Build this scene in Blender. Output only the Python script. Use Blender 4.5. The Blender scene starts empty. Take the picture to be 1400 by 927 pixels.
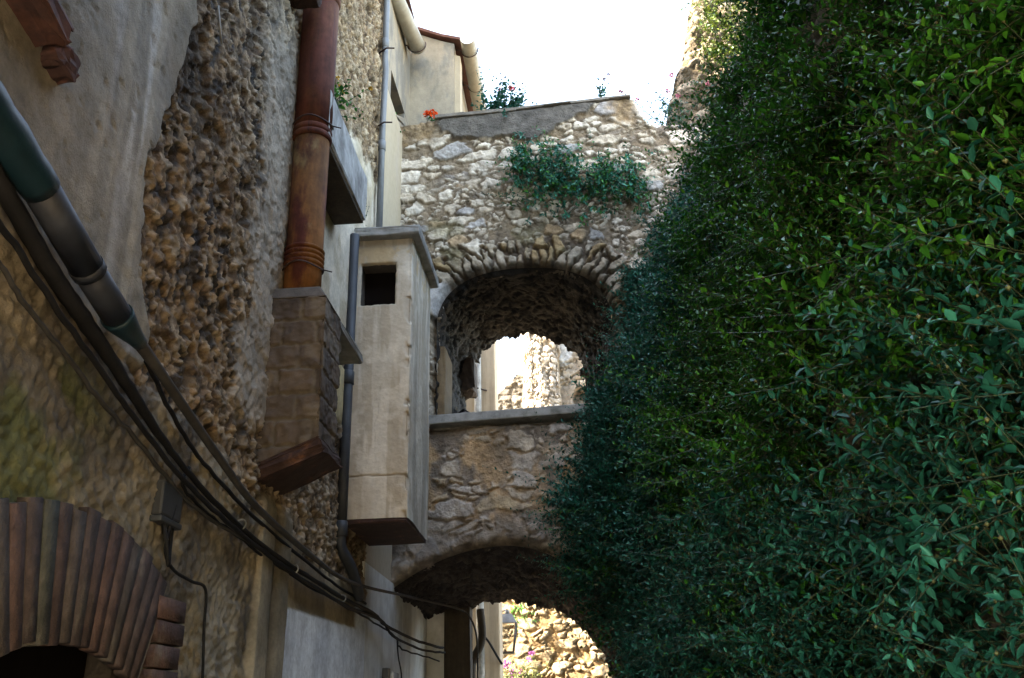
import bpy, bmesh, math, random
import numpy as np
from mathutils import Vector, Matrix
PI = math.pi
R = math.radians
scene = bpy.context.scene
col = scene.collection

# ------------------------------------------------------------------ camera, sky, sun, exposure
PITCH, ROLL, YAW, CAMZ = 22.9, -1.5, 4.0, 1.6
cam_d = bpy.data.cameras.new('camera')
cam_d.sensor_width = 36.0
cam_d.lens = 1300.0 / 1400.0 * 36.0
cam_d.clip_start, cam_d.clip_end = 0.05, 2000
cam = bpy.data.objects.new('camera', cam_d)
col.objects.link(cam)
cam.matrix_world = (Matrix.Translation((0, 0, CAMZ)) @ Matrix.Rotation(R(YAW), 4, 'Z')
                    @ Matrix.Rotation(R(90 + PITCH), 4, 'X') @ Matrix.Rotation(R(ROLL), 4, 'Z'))
scene.camera = cam

SUN_EL = 38.0
sun_h = Vector((-0.85, -0.53)).normalized()
sun_dir = Vector((sun_h.x * math.cos(R(SUN_EL)), sun_h.y * math.cos(R(SUN_EL)), math.sin(R(SUN_EL))))
world = bpy.data.worlds.new('World')
scene.world = world
world.use_nodes = True
wn = world.node_tree.nodes
sky = wn.new('ShaderNodeTexSky')
sky.sky_type = 'NISHITA'
sky.sun_disc = False
sky.sun_elevation = R(SUN_EL)
sky.sun_rotation = math.atan2(sun_h.x, sun_h.y)
sky.dust_density = 2.0
sky.air_density = 1.0
world.node_tree.links.new(sky.outputs[0], wn['Background'].inputs[0])
wn['Background'].inputs[1].default_value = 0.15
sun_d = bpy.data.lights.new('sun', 'SUN')
sun_d.energy = 3.5
sun_d.angle = R(0.5)
sun_d.color = (1.0, 0.93, 0.82)
sun = bpy.data.objects.new('sun', sun_d)
col.objects.link(sun)
sun.rotation_euler = sun_dir.to_track_quat('Z', 'Y').to_euler()
scene.view_settings.view_transform = 'Standard'
scene.view_settings.look = 'None'
scene.view_settings.gamma = 1.0
scene.view_settings.use_curve_mapping = False
scene.view_settings.exposure = 4.0
scene.view_settings.use_white_balance = True
scene.view_settings.white_balance_temperature = 8400

# ------------------------------------------------------------------ measuring: photo pixel -> point on a real plane
_M = np.array((Matrix.Rotation(R(YAW), 3, 'Z') @ Matrix.Rotation(R(90 + PITCH), 3, 'X') @ Matrix.Rotation(R(ROLL), 3, 'Z')))
def P(px, py, X=None, Y=None, Z=None):
    d = _M @ np.array([(px - 700) / 1300.0, (463.5 - py) / 1300.0, -1.0])
    t = X / d[0] if X is not None else (Y / d[1] if Y is not None else (Z - CAMZ) / d[2])
    return np.array([0, 0, CAMZ]) + d * t

# ------------------------------------------------------------------ numpy noise
def h2(ix, iy, seed=0):
    ix = ix.astype(np.int64); iy = iy.astype(np.int64)
    n = (ix * 374761393 + iy * 668265263 + seed * 1442695041) & 0xFFFFFFFF
    n = ((n ^ (n >> 13)) * 1274126177) & 0xFFFFFFFF
    n = ((n ^ (n >> 16)) * 2246822519) & 0xFFFFFFFF
    n = n ^ (n >> 15)
    return (n & 0xFFFFFF) / float(0x1000000)
def vn(x, y, seed=0):
    x = np.asarray(x, float); y = np.asarray(y, float)
    ix = np.floor(x); iy = np.floor(y)
    fx = x - ix; fy = y - iy
    fx = fx * fx * fx * (fx * (fx * 6 - 15) + 10); fy = fy * fy * fy * (fy * (fy * 6 - 15) + 10)
    a = h2(ix, iy, seed); b = h2(ix + 1, iy, seed); c = h2(ix, iy + 1, seed); d = h2(ix + 1, iy + 1, seed)
    return (a * (1 - fx) + b * fx) * (1 - fy) + (c * (1 - fx) + d * fx) * fy
def fbm(x, y, o=4, seed=0):
    s = 0.0; a = 0.5; t = 0.0
    for k in range(o):
        s = s + a * vn(x * 2 ** k + 13.7 * k, y * 2 ** k - 7.3 * k, seed + k); t += a; a *= 0.5
    return s / t
def ss(a, b, x):
    t = np.clip((x - a) / (b - a), 0, 1)
    return t * t * (3 - 2 * t)
def worley(u, v, seed=0, jit=0.9):
    iu = np.floor(u); iv = np.floor(v)
    F1 = np.full(u.shape, 9.0); F2 = np.full(u.shape, 9.0)
    bx = np.zeros(u.shape); by = np.zeros(u.shape); cx = np.zeros(u.shape); cy = np.zeros(u.shape)
    for di in (-1, 0, 1):
        for dj in (-1, 0, 1):
            gx = iu + di; gy = iv + dj
            sx = gx + .5 + jit * (h2(gx, gy, seed) - .5); sy = gy + .5 + jit * (h2(gx, gy, seed + 91) - .5)
            d = np.sqrt((u - sx) ** 2 + (v - sy) ** 2)
            m = d < F1
            F2 = np.where(m, F1, np.minimum(F2, d))
            F1 = np.where(m, d, F1)
            bx = np.where(m, gx, bx); by = np.where(m, gy, by)
            cx = np.where(m, sx, cx); cy = np.where(m, sy, cy)
    return F2 - F1, bx, by, u - cx, v - cy
def mix(a, b, t):
    t = np.asarray(t)[..., None]
    return np.asarray(a) * (1 - t) + np.asarray(b) * t
def rgb(shape, c):
    o = np.empty(shape + (3,)); o[...] = c
    return o

def stone_field(u, v, su, sv, seed, big=0.55, warp=0.22, mort=(0.05, 0.22), rough=.22):
    """two-size rubble: height 0..1, stone mask, random id per stone"""
    wu = u + su * warp * 2 * (fbm(u / su * 1.3, v / sv * 1.3, 3, seed + 5) - .5)
    wv = v + sv * warp * 2 * (fbm(u / su * 1.3 + 50, v / sv * 1.3, 3, seed + 9) - .5)
    e, bx, by, dx, dy = worley(wu / su, wv / sv, seed, 0.85)
    r = h2(bx, by, seed + 33)
    e2, cx, cy, dx2, dy2 = worley(wu / (su * .42) + 7, wv / (sv * .5) + 3, seed + 17, 0.9)
    r2 = h2(cx, cy, seed + 44)
    small = r > big
    nz_ = (fbm(u / su * 4, v / sv * 4, 3, seed + 14) - .5) * rough
    e = e + nz_; e2 = e2 + nz_
    edge = np.where(small, np.minimum(e2 * .8, e * 1.6 + .05), e)
    rid = np.where(small, r2, r / big)
    m = ss(mort[0], mort[1], edge)
    m = np.where(small & (r2 < .3), m * .15, m)
    tilt = np.where(small, (r2 - .5) * dx2 + (h2(cx, cy, seed + 3) - .5) * dy2, (h2(bx, by, seed + 4) - .5) * dx + (h2(bx, by, seed + 5) - .5) * dy)
    h = m * (.45 + .55 * h2(np.where(small, cx, bx), np.where(small, cy, by), seed + 66) + .6 * tilt)
    rid2 = h2(np.where(small, cx, bx) + 500 * small, np.where(small, cy, by), seed + 77)
    return h, m, rid, rid2

# ------------------------------------------------------------------ mesh helpers
_loc = {}
def wl(o):
    return _loc.get(o.name, np.zeros(3)) if o is not None else np.zeros(3)
def fast_mesh(name, V, faces, mat, parent=None, C=None, smooth=False):
    """V (n,3) world coordinates; faces: list of int arrays (m,k)"""
    V = np.asarray(V, np.float32) - wl(parent).astype(np.float32)
    me = bpy.data.meshes.new(name)
    me.vertices.add(len(V)); me.vertices.foreach_set('co', V.ravel())
    faces = [np.asarray(f, np.int32) for f in faces if len(f)]
    nl = sum(f.size for f in faces); npoly = sum(len(f) for f in faces)
    me.loops.add(nl); me.loops.foreach_set('vertex_index', np.concatenate([f.ravel() for f in faces]))
    tot = np.concatenate([np.full(len(f), f.shape[1], np.int32) for f in faces])
    st = np.concatenate([[0], np.cumsum(tot)[:-1]]).astype(np.int32)
    me.polygons.add(npoly); me.polygons.foreach_set('loop_start', st); me.polygons.foreach_set('loop_total', tot)
    if smooth: me.polygons.foreach_set('use_smooth', np.ones(npoly, bool))
    me.update(calc_edges=True)
    if C is not None:
        a = me.color_attributes.new('Col', 'FLOAT_COLOR', 'POINT')
        C4 = np.ones((len(V), 4), np.float32); C4[:, :3] = C
        a.data.foreach_set('color', C4.ravel())
    me.materials.append(mat)
    o = bpy.data.objects.new(name, me)
    col.objects.link(o)
    if parent is not None: o.parent = parent
    _loc[o.name] = wl(parent)
    return o
def grid_mesh(name, Pts, mat, parent=None, C=None, keep=None, smooth=True, flip=False):
    n, m = Pts.shape[:2]
    idx = np.arange(n * m).reshape(n, m)
    q = np.stack([idx[:-1, :-1], idx[1:, :-1], idx[1:, 1:], idx[:-1, 1:]], -1).reshape(-1, 4)
    if flip: q = q[:, ::-1]
    if keep is not None:
        k = (keep[:-1, :-1] & keep[1:, :-1] & keep[1:, 1:] & keep[:-1, 1:]).ravel()
        q = q[k]
    V = Pts.reshape(-1, 3); Cc = None if C is None else np.asarray(C).reshape(-1, 3)
    used = np.unique(q); rm = np.full(len(V), -1); rm[used] = np.arange(len(used))
    return fast_mesh(name, V[used], [rm[q]], mat, parent, None if Cc is None else Cc[used], smooth)

def prop(o, label=None, cat=None, group=None, kind=None):
    if label: o['label'] = label
    if cat: o['category'] = cat
    if group: o['group'] = group
    if kind: o['kind'] = kind
    return o
def thing(name, loc, label, cat, group=None):
    o = bpy.data.objects.new(name, None)
    o.empty_display_size = .2
    col.objects.link(o); o.location = loc
    _loc[o.name] = np.array(loc, float)
    return prop(o, label, cat, group)

class MB:
    def __init__(s): s.bm = bmesh.new()
    def box(s, lo, hi, bevel=0.0, rot=None, jit=0.0, seed=0, sub=0):
        lo = Vector(lo); hi = Vector(hi); c = (lo + hi) / 2; d = hi - lo
        b = bmesh.new()
        bmesh.ops.create_cube(b, size=1.0)
        for v in b.verts: v.co = Vector((v.co.x * d.x, v.co.y * d.y, v.co.z * d.z))
        if sub: bmesh.ops.subdivide_edges(b, edges=b.edges[:], cuts=sub, use_grid_fill=True)
        if bevel:
            ed = [e for e in b.edges if len(e.link_faces) == 2 and e.calc_face_angle(0) > .5]
            bmesh.ops.bevel(b, geom=ed, offset=bevel, segments=2, profile=.6, affect='EDGES')
        rg = random.Random(seed)
        for v in b.verts:
            if jit: v.co += Vector((rg.uniform(-jit, jit), rg.uniform(-jit, jit), rg.uniform(-jit, jit)))
            if rot is not None: v.co = rot @ v.co
            v.co += c
        s._merge(b); return s
    def hexa(s, pts, bevel=0.0):
        """8 points: bottom ring 0..3, top ring 4..7"""
        b = bmesh.new(); vs = [b.verts.new(tuple(p)) for p in pts]
        for f in ((0, 3, 2, 1), (4, 5, 6, 7), (0, 1, 5, 4), (1, 2, 6, 5), (2, 3, 7, 6), (3, 0, 4, 7)): b.faces.new([vs[i] for i in f])
        bmesh.ops.recalc_face_normals(b, faces=b.faces[:])
        if bevel: bmesh.ops.bevel(b, geom=b.edges[:], offset=bevel, segments=2, profile=.6, affect='EDGES')
        s._merge(b); return s
    def prism(s, poly, axis, a0, a1, bevel=0.0):
        b = bmesh.new()
        def mk(p, a):
            if axis == 'X': return (a, p[0], p[1])
            if axis == 'Y': return (p[0], a, p[1])
            return (p[0], p[1], a)
        A = [b.verts.new(mk(p, a0)) for p in poly]; B = [b.verts.new(mk(p, a1)) for p in poly]
        n = len(poly)
        b.faces.new(A); b.faces.new(B[::-1])
        for i in range(n): b.faces.new((A[i], B[i], B[(i + 1) % n], A[(i + 1) % n]))
        bmesh.ops.recalc_face_normals(b, faces=b.faces[:])
        if bevel: bmesh.ops.bevel(b, geom=b.edges[:], offset=bevel, segments=2, profile=.6, affect='EDGES')
        s._merge(b); return s
    def tube(s, pts, r, seg=12, caps=True):
        pts = [Vector(tuple(p)) for p in pts]; n = len(pts)
        rs = r if hasattr(r, '__len__') else [r] * n
        b = s.bm; rings = []
        t0 = (pts[1] - pts[0]).normalized()
        up = Vector((0, 0, 1)) if abs(t0.z) < .9 else Vector((1, 0, 0))
        nx = (up - t0 * up.dot(t0)).normalized()
        for i in range(n):
            if i == 0: t = pts[1] - pts[0]
            elif i == n - 1: t = pts[-1] - pts[-2]
            else: t = (pts[i + 1] - pts[i]).normalized() + (pts[i] - pts[i - 1]).normalized()
            t = t.normalized() if t.length > 1e-9 else t0
            nx = nx - t * nx.dot(t)
            nx = nx.normalized(); ny = t.cross(nx)
            rings.append([b.verts.new(pts[i] + (nx * math.cos(2 * PI * k / seg) + ny * math.sin(2 * PI * k / seg)) * rs[i]) for k in range(seg)])
        for i in range(n - 1):
            for k in range(seg):
                f = b.faces.new((rings[i][k], rings[i][(k + 1) % seg], rings[i + 1][(k + 1) % seg], rings[i + 1][k])); f.smooth = True
        if caps:
            b.faces.new(rings[0][::-1]); b.faces.new(rings[-1])
        return s
    def half_tube(s, p0, p1, r, th=.006, seg=12):
        """open half-round gutter, open side up"""
        p0 = Vector(tuple(p0)); p1 = Vector(tuple(p1)); t = (p1 - p0).normalized()
        sx = t.cross(Vector((0, 0, 1))).normalized(); up = sx.cross(t)
        b = s.bm; R_ = []
        for p in (p0, p1):
            o_ = [b.verts.new(p + (sx * math.cos(a) + up * math.sin(a)) * r) for a in [PI + PI * k / seg for k in range(seg + 1)]]
            i_ = [b.verts.new(p + (sx * math.cos(a) + up * math.sin(a)) * (r - th)) for a in [PI + PI * k / seg for k in range(seg + 1)]]
            R_.append(o_ + i_[::-1])
        m = len(R_[0])
        for k in range(m):
            f = b.faces.new((R_[0][k], R_[0][(k + 1) % m], R_[1][(k + 1) % m], R_[1][k]))
        for rg in R_: 
            for k in range(seg): b.faces.new((rg[k], rg[k + 1], rg[m - 2 - k], rg[m - 1 - k]))
        return s
    def _merge(s, b):
        me = bpy.data.meshes.new('tmp'); b.to_mesh(me); b.free(); s.bm.from_mesh(me); bpy.data.meshes.remove(me)
    def build(s, name, mat, parent=None, smooth=None):
        off = Vector(tuple(wl(parent)))
        for v in s.bm.verts: v.co -= off
        me = bpy.data.meshes.new(name); s.bm.to_mesh(me); s.bm.free()
        me.materials.append(mat)
        if smooth:
            for p in me.polygons: p.use_smooth = True
        o = bpy.data.objects.new(name, me); col.objects.link(o)
        if parent is not None: o.parent = parent
        _loc[o.name] = wl(parent)
        return o
def spline(pts, n=8):
    """Catmull-Rom through points"""
    p = [np.array(q, float) for q in pts]; p = [2 * p[0] - p[1]] + p + [2 * p[-1] - p[-2]]
    out = []
    for i in range(1, len(p) - 2):
        for k in range(n):
            t = k / n
            out.append(.5 * ((2 * p[i]) + (-p[i - 1] + p[i + 1]) * t + (2 * p[i - 1] - 5 * p[i] + 4 * p[i + 1] - p[i + 2]) * t * t + (-p[i - 1] + 3 * p[i] - 3 * p[i + 1] + p[i + 2]) * t ** 3))
    out.append(p[-2]); return out

# ------------------------------------------------------------------ materials
def material(name, base=None, attr=False, rough=.85, var=.35, scale=(6, 6, 6), fine=60, bump=.4, dist=.01, spec=.3,
             second=None, second_scale=(2, 2, 2), second_at=(.45, .6), metal=0.0, trans=None, third=None, third_scale=(9, 9, 1.2), third_at=(.55, .7)):
    m = bpy.data.materials.new(name); m.use_nodes = True
    nt = m.node_tree; N = nt.nodes; L = nt.links
    bs = N['Principled BSDF']; out = N['Material Output']
    geo = N.new('ShaderNodeNewGeometry')
    def noise(sc, detail=4, vec_scale=None):
        mp = N.new('ShaderNodeMapping'); mp.inputs['Scale'].default_value = vec_scale or (1, 1, 1)
        L.new(geo.outputs['Position'], mp.inputs[0])
        n = N.new('ShaderNodeTexNoise'); n.inputs['Scale'].default_value = sc; n.inputs['Detail'].default_value = detail
        n.inputs['Roughness'].default_value = .65
        L.new(mp.outputs[0], n.inputs[0]); return n.outputs[0]
    if attr:
        a = N.new('ShaderNodeAttribute'); a.attribute_name = 'Col'; cur = a.outputs['Color']
    else:
        c = N.new('ShaderNodeRGB'); c.outputs[0].default_value = (*base, 1); cur = c.outputs[0]
    def blend(cur, colr, sc, at):
        mr = N.new('ShaderNodeMapRange'); mr.inputs[1].default_value, mr.inputs[2].default_value = at
        mr.interpolation_type = 'SMOOTHSTEP'
        L.new(noise(1.0, 6, sc), mr.inputs[0])
        mx = N.new('ShaderNodeMix'); mx.data_type = 'RGBA'
        L.new(mr.outputs[0], mx.inputs['Factor']); L.new(cur, mx.inputs['A']); mx.inputs['B'].default_value = (*colr, 1)
        return mx.outputs['Result']
    if second: cur = blend(cur, second, second_scale, second_at)
    if third: cur = blend(cur, third, third_scale, third_at)
    if var:
        for sc, w in ((1.0, var), (fine / 3.0, var * .7)):
            mr = N.new('ShaderNodeMapRange'); mr.inputs[1].default_value, mr.inputs[2].default_value = .3, .7
            mr.inputs[3].default_value, mr.inputs[4].default_value = 1 - w, 1 + w * .55
            L.new(noise(sc, 5, scale if sc == 1.0 else None), mr.inputs[0])
            mx = N.new('ShaderNodeMix'); mx.data_type = 'RGBA'; mx.blend_type = 'MULTIPLY'; mx.inputs['Factor'].default_value = 1
            L.new(cur, mx.inputs['A']); L.new(mr.outputs[0], mx.inputs['B']); cur = mx.outputs['Result']
    L.new(cur, bs.inputs['Base Color'])
    bs.inputs['Roughness'].default_value = rough
    bs.inputs['Metallic'].default_value = metal
    bs.inputs['Specular IOR Level'].default_value = spec
    if bump:
        bp = N.new('ShaderNodeBump'); bp.inputs['Strength'].default_value = bump; bp.inputs['Distance'].default_value = dist
        L.new(noise(fine, 6), bp.inputs['Height']); L.new(bp.outputs[0], bs.inputs['Normal'])
    if trans:
        tb = N.new('ShaderNodeBsdfTranslucent'); L.new(cur, tb.inputs[0])
        ms = N.new('ShaderNodeMixShader'); ms.inputs[0].default_value = trans
        L.new(bs.outputs[0], ms.inputs[1]); L.new(tb.outputs[0], ms.inputs[2]); L.new(ms.outputs[0], out.inputs[0])
    return m
M = {}
M['masonry'] = material('masonry', attr=True, var=.34, scale=(7, 7, 7), fine=42, bump=.9, dist=.022)
M['rubble'] = material('rubble_and_render', attr=True, var=.30, scale=(7, 7, 7), fine=120, bump=.7, dist=.008)
M['masonry_fine'] = material('fine_plaster', attr=True, var=.14, scale=(6, 6, 3), fine=60, bump=.45, dist=.006)
M['plaster'] = material('pale_plaster', (.60, .52, .39), var=.2, scale=(4, 4, 1.2), fine=50, bump=.25, dist=.004, second=(.47, .39, .28), second_scale=(5, 5, 1.6), second_at=(.52, .72), third=(.36, .33, .28), third_scale=(14, 14, 1.0), third_at=(.6, .8))
M['plaster_house'] = material('house_plaster', (.29, .25, .19), var=.2, scale=(5, 5, 2), fine=40, bump=.5, dist=.006, second=(.19, .18, .155), second_scale=(3.5, 3.5, 1.5), second_at=(.47, .60), third=(.19, .165, .13), third_scale=(16, 16, 6), third_at=(.62, .72))
M['plaster_warm'] = material('warm_plaster', (.42, .35, .25), var=.15, scale=(3, 3, 1), fine=50, bump=.3, dist=.004, second=(.38, .32, .25), second_scale=(3, 3, 1), second_at=(.5, .7))
M['concrete'] = material('old_concrete', (.27, .27, .25), var=.3, scale=(8, 8, 8), fine=45, bump=.5, dist=.006, second=(.12, .12, .10), second_scale=(5, 5, 5), second_at=(.5, .7))
M['concrete_pale'] = material('pale_concrete', (.40, .40, .375), var=.35, scale=(8, 8, 8), fine=45, bump=.4, dist=.005, second=(.20, .195, .18), second_scale=(6, 6, 2), second_at=(.47, .68))
M['rust'] = material('rusty_pipe', (.115, .036, .022), rough=.75, var=.5, scale=(9, 9, 1.2), fine=40, bump=.3, dist=.003, spec=.15, second=(.15, .058, .026), second_scale=(3.5, 3.5, 1.6), second_at=(.46, .66), third=(.045, .022, .022), third_scale=(16, 16, 1.0), third_at=(.52, .72))
M['rust_low'] = material('rusty_pipe_brown', (.185, .078, .024), rough=.8, var=.5, scale=(8, 8, 1.6), fine=40, bump=.3, dist=.003, spec=.15, second=(.085, .024, .016), second_scale=(4.5, 4.5, 1.6), second_at=(.44, .58), third=(.27, .17, .07), third_scale=(5, 5, 3.0), third_at=(.56, .72))
M['wire'] = material('rusty_wire', (.05, .03, .025), rough=.6, var=.2, bump=0)
M['black_cable'] = material('black_cable', (.014, .014, .015), rough=.75, var=.3, bump=.2, spec=.15)
M['grey_cable'] = material('grey_cable', (.05, .047, .043), rough=.7, var=.3, bump=.2, spec=.2)
M['pvc_grey'] = material('grey_plastic_pipe', (.030, .035, .046), rough=.5, var=.5, scale=(4, 4, 4), fine=40, bump=.15, dist=.003, spec=.3)
M['pvc_teal'] = material('teal_pipe_coupling', (.005, .026, .036), rough=.5, var=.3, scale=(6, 6, 6), fine=40, bump=.3, dist=.004, spec=.5)
M['zinc'] = material('zinc_pipe', (.17, .18, .185), rough=.5, var=.2, scale=(8, 8, 2), fine=40, bump=.08, dist=.002, metal=.25, second=(.13, .14, .15), second_scale=(6, 6, 1.5), second_at=(.5, .7))
M['lead'] = material('dark_lead_pipe', (.045, .05, .055), rough=.55, var=.3, scale=(10, 10, 2), fine=40, bump=.15, dist=.002, metal=.2, second=(.09, .09, .088), second_scale=(9, 9, 2), second_at=(.55, .75))
M['gutter'] = material('weathered_gutter', (.36, .34, .28), rough=.5, var=.15, scale=(5, 5, 5), fine=30, bump=.1, dist=.002, second=(.22, .18, .12), second_scale=(7, 3, 5), second_at=(.55, .75))
M['terracotta'] = material('terracotta', (.10, .045, .035), var=.35, scale=(9, 9, 9), fine=50, bump=.4, dist=.006, second=(.06, .032, .03), second_scale=(6, 6, 6))
M['brick'] = material('old_brick', attr=True, var=.45, scale=(9, 9, 9), fine=60, bump=.8, dist=.012, second=(.15, .125, .10), second_scale=(7, 7, 4), second_at=(.52, .72))
M['soot'] = material('sooty_brick', attr=True, var=.3, scale=(7, 7, 3), fine=55, bump=.5, dist=.006)
M['soot_cap'] = material('sooty_mortar', (.11, .095, .08), var=.35, scale=(9, 9, 9), fine=45, bump=.6, dist=.008)
M['dark'] = material('dark_interior', (.012, .010, .009), var=.2, bump=0, rough=.95, spec=0)
M['slab_brown'] = material('brown_slab', (.050, .027, .022), var=.4, scale=(9, 9, 9), fine=45, bump=.6, dist=.008, second=(.13, .06, .035), second_scale=(9, 9, 9), second_at=(.6, .74))
M['timber'] = material('dark_timber', (.055, .043, .030), var=.35, scale=(16, 16, 1.5), fine=60, bump=.4, dist=.005)
M['roof'] = material('roof_tile', (.13, .055, .04), var=.35, scale=(8, 8, 8), fine=30, bump=.4, dist=.006)
M['leaf'] = material('leaf', attr=True, rough=.40, var=0, bump=0, spec=.34, trans=.18)
M['leaf'].node_tree.nodes['Principled BSDF'].inputs['Specular Tint'].default_value = (.42, .95, .90, 1)  # teal tint paints the blue sky's sheen onto the leaves
M['petal'] = material('petal', attr=True, rough=.6, var=0, bump=0, spec=.2, trans=.3)
M['street'] = material('street_stone', (.20, .18, .16), var=.3, fine=12, bump=.5, dist=.02)
M['earth'] = material('dry_earth', (.30, .24, .16), var=.3, fine=12, bump=.5, dist=.03)
M['iron'] = material('black_iron', (.05, .055, .06), rough=.5, var=.15, bump=0, metal=.3)
M['lamp_glass'] = material('lamp_glass', (.55, .58, .6), rough=.15, var=.1, bump=0, spec=.6)
M['meter'] = material('grey_box', (.035, .037, .04), rough=.5, var=.2, bump=.1)

_g = M['lamp_glass'].node_tree.nodes['Principled BSDF']; _g.inputs['Transmission Weight'].default_value = .95; _g.inputs['IOR'].default_value = 1.02
# ------------------------------------------------------------------ ground
def struct(o): o['kind'] = 'structure'; return o
b = MB(); b.box((-60, -40, -1), (60, 120, 0)); struct(b.build('ground', M['earth']))
b = MB(); b.box((-1.6, -8, -.5), (1.55, 13.9, .02)); struct(b.build('street', M['street']))

# ------------------------------------------------------------------ left house
WX = -1.6
house = thing('rubble_house', (WX, 3.5, 0), 'tall old house on the left with rough rubble and patched plaster wall', 'house')
def brick_arch_d(y, z):
    """signed distance outside the brick archway opening (left wall)"""
    ro = np.sqrt((y - 2.9) ** 2 + (z - .8) ** 2) - 1.13
    e = np.maximum(np.where(z > .8, ro, -1), np.abs(y - 2.9) - .49)
    return e
y = np.linspace(1.0, 6.92, 620); z = np.linspace(.9, 9.6, 860)
Yg, Zg = np.meshgrid(y, z, indexing='ij')
def left_wall(Y, Z):
    n1 = fbm(Y * 1.1, Z * 1.1, 4, 3); n2 = fbm(Y * 5, Z * 5, 4, 8); n3 = fbm(Y * 22, Z * 22, 3, 12)
    # rubble
    h, m, rid, rid2 = stone_field(Y, Z, .10, .10, 21, big=.5, warp=.45, mort=(.12, .26), rough=.6)
    hl = fbm(Y * 9, Z * 6, 4, 19); fl_ = fbm(Y * 38, Z * 30, 4, 27); gr = fbm(Y * 75, Z * 75, 2, 25)
    wy_ = Y + (fbm(Y * 11, Z * 11, 3, 61) - .5) * .09; wz_ = Z + (fbm(Y * 11 + 30, Z * 11, 3, 62) - .5) * .09
    fa = 0.0
    for su_, sv_, am_, sd_ in ((.085, .075, .013, 63), (.036, .034, .010, 64)):
        ee, fx_, fy_, du_, dv_ = worley(wy_ / su_, wz_ / sv_, sd_, .95)
        fa = fa + am_ * ((h2(fx_, fy_, sd_ + 1) - .5) + 1.3 * (h2(fx_, fy_, sd_ + 2) - .5) * du_ + 1.3 * (h2(fx_, fy_, sd_ + 3) - .5) * dv_ - .5 * ss(.10, .0, ee))
    D = fa + (hl - .5) * .020 + (fl_ - .5) * .012 + (gr - .5) * .012 + (n1 - .5) * .05 + h * .006 - .005
    Cc = mix((.28, .20, .125), (.16, .11, .068), ss(.42, .60, fbm(Y * 12, Z * 9, 4, 28)))
    Cc = mix(Cc, (.42, .34, .24), ss(.54, .68, fl_) * .7)
    Cc = mix(Cc, (.085, .062, .045), ss(.46, .36, fl_) * .7)
    Cc = Cc * (.55 + .9 * gr)[..., None]
    st = mix((.30, .24, .17), (.50, .44, .35), rid2)
    pale = m * ((rid > .72) | (Y > 4.0 + (n2 - .5) * .6)) * (rid > .35)
    Cc = mix(Cc, st, pale * .8); D = D + pale * .012 * (.4 + rid2)
    # flat dark slaty stones and holes set back in the mortar
    e_, bx, by, ddx, ddy = worley(Y / .085 + (n2 - .5) * 2.2, Z / .12 + (fbm(Y * 7, Z * 7, 3, 29) - .5) * 2.4, 57, .9)
    hr = h2(bx, by, 58); rr_ = np.sqrt((ddx * 1.15) ** 2 + ddy ** 2) + (fl_ - .5) * .45
    slate = ss(.50, .36, rr_) * (hr < .46 + .3 * (hl - .5)) * ss(4.5, 4.1, Y + (n2 - .5))
    D = D - slate * (.006 + .02 * hr)
    Cc = mix(Cc, mix((.030, .028, .029), (.075, .068, .062), h2(bx, by, 59)), slate * .95)
    ho = fbm(Y * 6.5 + 40, Z * 5 + 9, 3, 55)
    hole = ss(.60, .72, ho)
    D = D - hole * .030
    Cc = mix(Cc, (.09, .068, .046), hole * .8)
    fac_id = h2(fx_, fy_, 99); Cc = Cc * (.52 + .62 * fac_id)[..., None] * np.array((1.05, .97, .86))
    # smooth plaster sheet at the near left (ragged right edge)
    edge = np.interp(Z, [2.6, 3.0, 3.3, 3.57, 4.0, 4.4, 4.7, 5.2, 6.0], [3.05, 3.14, 3.04, 2.95, 3.03, 3.12, 3.19, 3.34, 3.5])
    edge = edge + (fbm(Y * 4, Z * 4, 4, 70) - .5) * .22
    pl = ss(.015, -.015, Y - edge) * ss(2.86, 2.9, Z + (n2 - .5) * .1)
    sm = .012 + (n1 - .5) * .03 + (n2 - .5) * .008 + (n3 - .5) * .006
    D = D * (1 - pl) + (sm + .02) * pl
    streak = fbm(Y * 9, Z * .7, 4, 31)
    pc = mix((.37, .32, .24), (.26, .23, .18), ss(.42, .62, streak))
    pc = mix(pc, (.50, .47, .42), ss(.52, .68, fbm(Y * 6, Z * .5, 4, 36)) * .8)
    pc = mix(pc, (.37, .28, .17), ss(.50, .62, fbm(Y * 2.2, Z * .8, 3, 41)) * .5)
    pc = mix(pc, (.16, .14, .11), ss(2.85, 2.4, Y + (n2 - .5) * .5) * .6)
    pit = ss(.70, .76, fbm(Y * 18, Z * 14, 3, 77)); D = D - pit * pl * .006
    Cc = mix(Cc, pc, pl)
    # pale plaster of the niche and shaft beside the flue
    ns = (fbm(Y * 5, Z * 5, 4, 99) - .5) * .2
    sh = ss(5.30, 5.36, Y + ns * .4) * ss(4.0, 4.04, Z + ns * .1) * ss(5.62, 5.56, Z + ns)
    sh = np.maximum(sh, ss(5.92, 5.98, Y + ns) * ss(5.0, 5.1, Z + ns) * ss(6.05, 5.9, Z + ns * 2 - (Y - 6) * .1))
    D = D * (1 - sh) + ((n2 - .5) * .012) * sh
    Cc = mix(Cc, mix((.62, .55, .43), (.47, .39, .27), ss(.4, .65, fbm(Y * 4, Z * 3, 4, 61))), sh)
    # yellow plaster just under the lower ledge
    ye = ss(5.0, 5.05, Y + ns * .2) * ss(3.55, 3.62, Z + ns * .4) * ss(4.01, 4.0, Z)
    D = D * (1 - ye) + ((n2 - .5) * .01 + .005) * ye
    Cc = mix(Cc, (.48, .38, .20), ye)
    # thin plaster left beside the flue pipe
    th = ss(4.0, 4.2, Y + ns * 2.2) * ss(4.95, 4.8, Y + ns) * ss(3.0, 3.2, Z + ns) * ss(6.0, 5.0, Z + ns * 4)
    D = D * (1 - .6 * th) + .01 * th
    Cc = mix(Cc, (.40, .345, .27), th * .75)
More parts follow.
